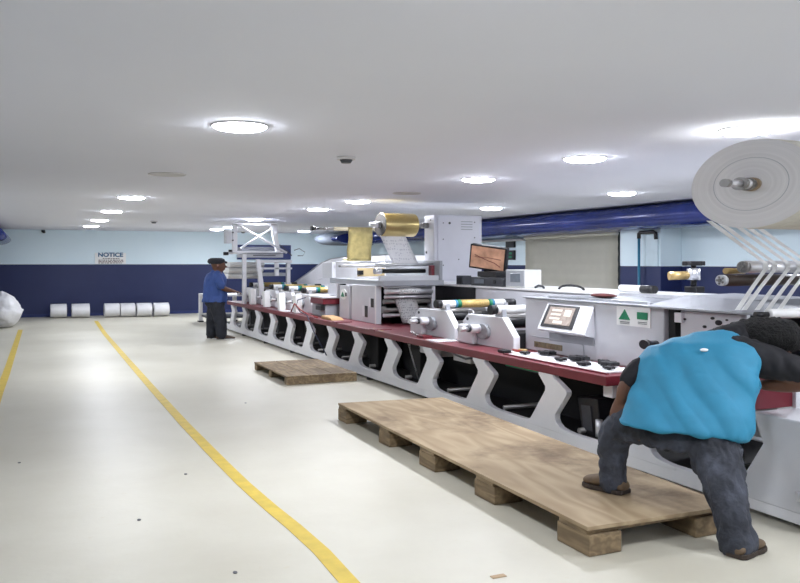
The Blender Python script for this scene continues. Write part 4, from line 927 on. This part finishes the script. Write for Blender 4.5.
# basis for the near man: r points to his right in view, v away from the viewer
rV = Vector((.724, -.69, 0)); vV = Vector((.69, .724, 0)); Z = Vector((0, 0, 1))
def near_man():
    t = thing('person', (3.5, 3.75, 0), 'person in bright blue vest and grey jeans bending over the press, near right', 'person')
    # body: one continuous surface
    b = MB()
    loft(b, [((3.55, 3.75, .52), rV * .20, vV * .12), ((3.60, 3.78, .70), rV * .24, vV * .13), ((3.68, 3.80, .86), rV * .24, vV * .13), ((3.78, 3.86, 1.00), rV * .26, vV * .13), ((3.90, 3.88, 1.10), rV * .16, vV * .10)], 28)
    chain(b, [(3.85, 3.86, 1.06, .10), (4.02, 3.85, 1.10, .08), (4.16, 3.84, 1.10, .09)])
    hc = Vector((4.22, 3.82, 1.10))
    loft(b, [(hc + rV * -.13, vV * .08, Z * .07), (hc + rV * -.07, vV * .13, Z * .11), (hc, vV * .15, Z * .125), (hc + rV * .09, vV * .14, Z * .115), (hc + rV * .17, vV * .11, Z * .08), (hc + rV * .20, vV * .06, Z * .04)], 24)
    chain(b, [(*(hc + vV * .15 - Z * .05), .02), (*(hc + vV * .185 - Z * .075), .018)], 10)      # nose
    b.ball(hc - rV * .02 + Z * -.05 - vV * .14, .03, .02, .035)
    chain(b, [(3.64, 3.99, .99, .05), (3.46, 4.04, .93, .055), (3.37, 4.05, .87, .052), (3.34, 4.07, .80, .046), (3.33, 4.08, .745, .036)])
    hand(b, (3.33, 4.09, .742), (-.25, .05, -.75), (-.8, -.3, .1), 1.15, .5, -1)
    chain(b, [(3.97, 3.72, 1.03, .09), (4.12, 3.57, .96, .075), (4.23, 3.46, .895, .062), (4.17, 3.56, .856, .048), (4.12, 3.66, .846, .038), (4.11, 3.69, .843, .034)])
    hand(b, (4.11, 3.70, .845), (.05, .95, -.14), (-.2, 0, 1), 1.35, .28, 1)
    chain(b, [(3.48, 3.88, .60, .12), (3.32, 4.09, .58, .085), (3.305, 4.13, .42, .065), (3.305, 4.13, .26, .045), (3.30, 4.12, .21, .05)])
    chain(b, [(3.62, 3.62, .60, .13), (3.55, 3.48, .36, .085), (3.52, 3.38, .16, .055), (3.52, 3.35, .06, .045)])
    body = skin_up(b, 'body', M_SKIN, t, .0105, 2)
    # trousers
    b = MB()
    loft(b, [((3.53, 3.74, .50), rV * .24, vV * .14), ((3.54, 3.75, .58), rV * .29, vV * .15), ((3.56, 3.76, .66), rV * .27, vV * .14)], 32)
    chain(b, [(3.50, 3.83, .60, .135), (3.40, 3.98, .61, .118), (3.315, 4.085, .585, .105), (3.30, 4.13, .50, .096), (3.305, 4.13, .38, .088), (3.305, 4.13, .29, .082), (3.30, 4.13, .235, .088)], 22)
    chain(b, [(3.61, 3.66, .58, .145), (3.585, 3.55, .48, .145), (3.56, 3.48, .36, .122), (3.545, 3.42, .24, .105), (3.53, 3.37, .13, .096), (3.525, 3.35, .06, .102)], 22)
    tr = skin_up(b, 'jeans', M_DENIM, t, .012, 2, .016, .065)
    # vest
    b = MB()
    loft(b, [((3.515, 3.735, .585), rV * .36, vV * .20 - Z * .03),
             ((3.53, 3.745, .63), rV * .385, vV * .205 - Z * .02),
             ((3.56, 3.75, .72), rV * .375, vV * .195),
             ((3.61, 3.775, .82), rV * .35, vV * .18),
             ((3.665, 3.80, .91), rV * .355, vV * .175 - Z * .01),
             ((3.72, 3.83, .99), rV * .36, vV * .16 - Z * .03),
             ((3.78, 3.86, 1.06), rV * .325, vV * .14 - Z * .05),
             ((3.84, 3.875, 1.095), rV * .23, vV * .115 - Z * .05),
             ((3.90, 3.88, 1.145), rV * .13, vV * .085 - Z * .04)], 48, .85)
    ve = skin_up(b, 'blue_vest', M_SHIRT, t, .013, 4, .0, .16)
    for v in ve.data.vertices:
        co = v.co + Vector((3.5, 3.75, 0)); a = (co - Vector((3.6, 3.77, 0))).dot(rV)
        z = co.z; nn = v.normal
        w1 = math.sin((a * 1.1 + (z - .6) * .75) * 26 + 2.2 * noise.noise(Vector((a * 4, z * 3, 1)))) 
        w2 = noise.noise(Vector((a * 9 + z * 5, z * 3.5, 2)))
        fade = min(1, max(0, (1.1 - z) / .25)) * (.35 + .65 * min(1, max(0, (a + .3) / .5)))
        v.co += nn * (.017 * max(-.3, w1) * fade + .018 * w2)
        v.co.z += .03 * (a / .36) * (-1 if z < .66 else 0) * max(0, (.66 - z) / .08)
    # hem tilt: right side hangs lower
    MB().box(0, 0.0001, 0, 0.0001, 0, 0.0001).bm.free()
    g = MB().ball((3.655, 3.725, 1.075), .028, .02, .010, 16, 8); g.build('back_emblem', M_PAPER, ve)
    b = MB(); chain(b, [(3.84, 3.88, 1.06, .105), (3.98, 3.86, 1.105, .108), (4.10, 3.85, 1.115, .108)], 20); skin_up(b, 'dark_collar', M_SLEEVE, t, .012, 2, .006, .06)
    # sleeves
    b = MB(); chain(b, [(3.62, 4.00, .985, .075), (3.50, 4.03, .955, .082), (3.43, 4.045, .915, .080), (3.385, 4.05, .875, .072)], 20)
    skin_up(b, 'dark_sleeve', M_SLEEVE, t, .012, 2, .006, .06)
    b = MB(); chain(b, [(3.90, 3.76, 1.04, .12), (4.0, 3.68, 1.02, .112), (4.12, 3.57, .975, .095), (4.21, 3.48, .935, .078)], 22)
    skin_up(b, 'dark_sleeve', M_SLEEVE, t, .012, 2, .008, .08)
    # hair
    b = MB(); hb_ = hc + Z * .035 - vV * .015
    loft(b, [(hb_ + rV * -.25 - Z * .02, vV * .07, Z * .045), (hb_ + rV * -.2 - Z * .01, vV * .12, Z * .075), (hb_ + rV * -.13, vV * .14, Z * .09), (hb_ + rV * -.03, vV * .175, Z * .118), (hb_ + rV * .08, vV * .17, Z * .118), (hb_ + rV * .18, vV * .14, Z * .10), (hb_ + rV * .24 - Z * .02, vV * .08, Z * .06)], 28)
    hr = skin_up(b, 'black_hair', M_HAIR, t, .012, 2, .008, .03)
    # shoes
    def shoe(heel, toe, w_, h, nm='shoe'):
        heel, toe = Vector(heel), Vector(toe); d = (toe - heel).normalized(); sd = Vector((-d.y, d.x, 0)); L_ = (toe - heel).length; z0 = heel.z
        b = MB(); secs = []
        for u, ww, hh in ((0, .5, .4), (.06, .7, .55), (.25, .8, .7), (.45, .85, .85), (.65, 1.0, .62), (.85, .92, .5), (.96, .7, .42), (1.0, .4, .3)):
            c = heel + d * L_ * u; secs.append((c + Z * (h * hh / 2 + .02), sd * (w_ / 2 * ww), Z * (h * hh / 2)))
        loft(b, secs, 24, .8); s = skin_up(b, nm, M_SHOE, t, .009, 2)
        b = MB(); pts = []
        for u, ww in ((0, .6), (.08, .85), (.3, .92), (.5, .9), (.7, 1.04), (.88, .95), (.98, .7), (1.02, .3)): pts.append(heel + d * L_ * u + sd * (w_ / 2 * ww))
        for u, ww in ((1.02, .3), (.98, .7), (.88, .95), (.7, 1.04), (.5, .9), (.3, .92), (.08, .85), (0, .6)): pts.append(heel + d * L_ * u - sd * (w_ / 2 * ww))
        b.prism([(p.x, p.y) for p in pts], z0 + .002, z0 + .028, 'z').build('sole', M_SOLE, s, .004)
        b = MB()
        for u in (.42, .5, .58): c = heel + d * L_ * u; b.rod(c + sd * w_ * .22 + Z * (h * .80 - (u - .42) * .16), c - sd * w_ * .22 + Z * (h * .80 - (u - .42) * .16), .006, n=8)
        b.build('laces', M_PAPER, s)
    shoe((3.335, 4.04, .168), (3.255, 4.33, .168), .16, .11)
    shoe((3.45, 3.30, 0), (3.71, 3.38, 0), .15, .09)
    return t
near_man()

def far_man():
    t = thing('person', (3.5, 17.05, 0), 'person in royal blue shirt and dark cap standing at the press\'s far end', 'person')
    ax = Vector((1, -.12, 0)).normalized(); sd = Vector((.12, 1, 0)).normalized()
    b = MB(); O = Vector((3.47, 17.06, 0))
    P = lambda a, s_, z: tuple(O + ax * a + sd * s_ + Z * z)
    loft(b, [(P(-.02, 0, .82), ax * .17, sd * .15), (P(-.02, 0, 1.0), ax * .17, sd * .15), (P(-.01, 0, 1.2), ax * .18, sd * .19), (P(0, 0, 1.36), ax * .15, sd * .19), (P(.01, 0, 1.42), ax * .08, sd * .09)], 24)
    chain(b, [(*P(.0, 0, 1.38), .075), (*P(.03, 0, 1.46), .07)])
    loft(b, [(P(.05, 0, 1.40), ax * .07, sd * .05), (P(.05, 0, 1.44), ax * .12, sd * .08), (P(.04, 0, 1.52), ax * .14, sd * .10), (P(.03, 0, 1.58), ax * .15, sd * .105), (P(.02, 0, 1.64), ax * .12, sd * .09)], 22)
    chain(b, [(*P(.17, 0, 1.52), .02), (*P(.205, 0, 1.495), .02)], 10); chain(b, [(*P(.16, -.02, 1.455), .02), (*P(.16, .02, 1.455), .02)], 10)
    b.ball(P(.03, -.105, 1.52), .03, .012, .03)
    for s_ in (-1, 1):
        chain(b, [(*P(.02, .17 * s_, 1.33), .075), (*P(.07, .21 * s_, 1.12), .062), (*P(.13, .19 * s_, 1.05), .055), (*P(.28, .12 * s_, 1.01), .042), (*P(.36, .08 * s_, .985), .034)])
        hand(b, P(.36, .08 * s_, .985), (1, -.1 * s_, -.12), (0, -.1, 1), 1.1, .5, s_)
        chain(b, [(*P(-.02, .08 * s_, .82), .10), (*P(-.07 * s_, .09 * s_, .45), .07), (*P(-.09 * s_, .1 * s_, .07), .05)])
    skin_up(b, 'body', M_SKIN, t, .012, 2)
    b = MB()
    loft(b, [(P(-.03, 0, .70), ax * .20, sd * .18), (P(-.03, 0, .84), ax * .21, sd * .18), (P(-.02, 0, .88), ax * .19, sd * .16)], 26)
    for s_ in (-1, 1): chain(b, [(*P(-.02, .08 * s_, .74), .155), (*P(.0 - .07 * s_, .09 * s_, .45), .135), (*P(.0 - .09 * s_, .1 * s_, .2), .12), (*P(-.0 - .09 * s_, .1 * s_, .12), .115)])
    skin_up(b, 'trousers', M_DTROUSER, t, .016, 2, .012, .09)
    b = MB()
    loft(b, [(P(-.04, 0, .77), ax * .26, sd * .23), (P(-.03, 0, .9), ax * .25, sd * .21), (P(-.035, 0, 1.1), ax * .235, sd * .21), (P(-.02, 0, 1.27), ax * .22, sd * .225), (P(-.01, 0, 1.36), ax * .17, sd * .19), (P(.0, 0, 1.42), ax * .10, sd * .09)], 30)
    for s_ in (-1, 1): chain(b, [(*P(.0, .18 * s_, 1.32), .10), (*P(.05, .22 * s_, 1.17), .09), (*P(.07, .22 * s_, 1.12), .088)])
    skin_up(b, 'blue_shirt', M_BSHIRT, t, .015, 2, .014, .12)
    b = MB(); loft(b, [(P(.0, 0, 1.56), ax * .155, sd * .115), (P(-.01, 0, 1.60), ax * .18, sd * .135), (P(-.0, 0, 1.655), ax * .17, sd * .13), (P(.0, 0, 1.685), ax * .11, sd * .08)], 26)
    chain(b, [(*P(.12, 0, 1.60), .035), (*P(.20, 0, 1.59), .025)]); skin_up(b, 'flat_cap', M_CAP, t, .011, 2)
    for s_, a in ((-1, .09), (1, -.09)):
        b = MB(); o = [(P(a - .1 + .38 * u, .1 * s_, .012 + h / 2), sd * w_, Z * (h / 2)) for u, w_, h in ((0, .04, .06), (.15, .055, .1), (.45, .055, .095), (.75, .06, .06), (1, .03, .035))]
        loft(b, o, 18, .8); skin_up(b, 'shoe', mat('brown_leather_shoe', (74, 56, 44), .5), t, .01, 1)
far_man()
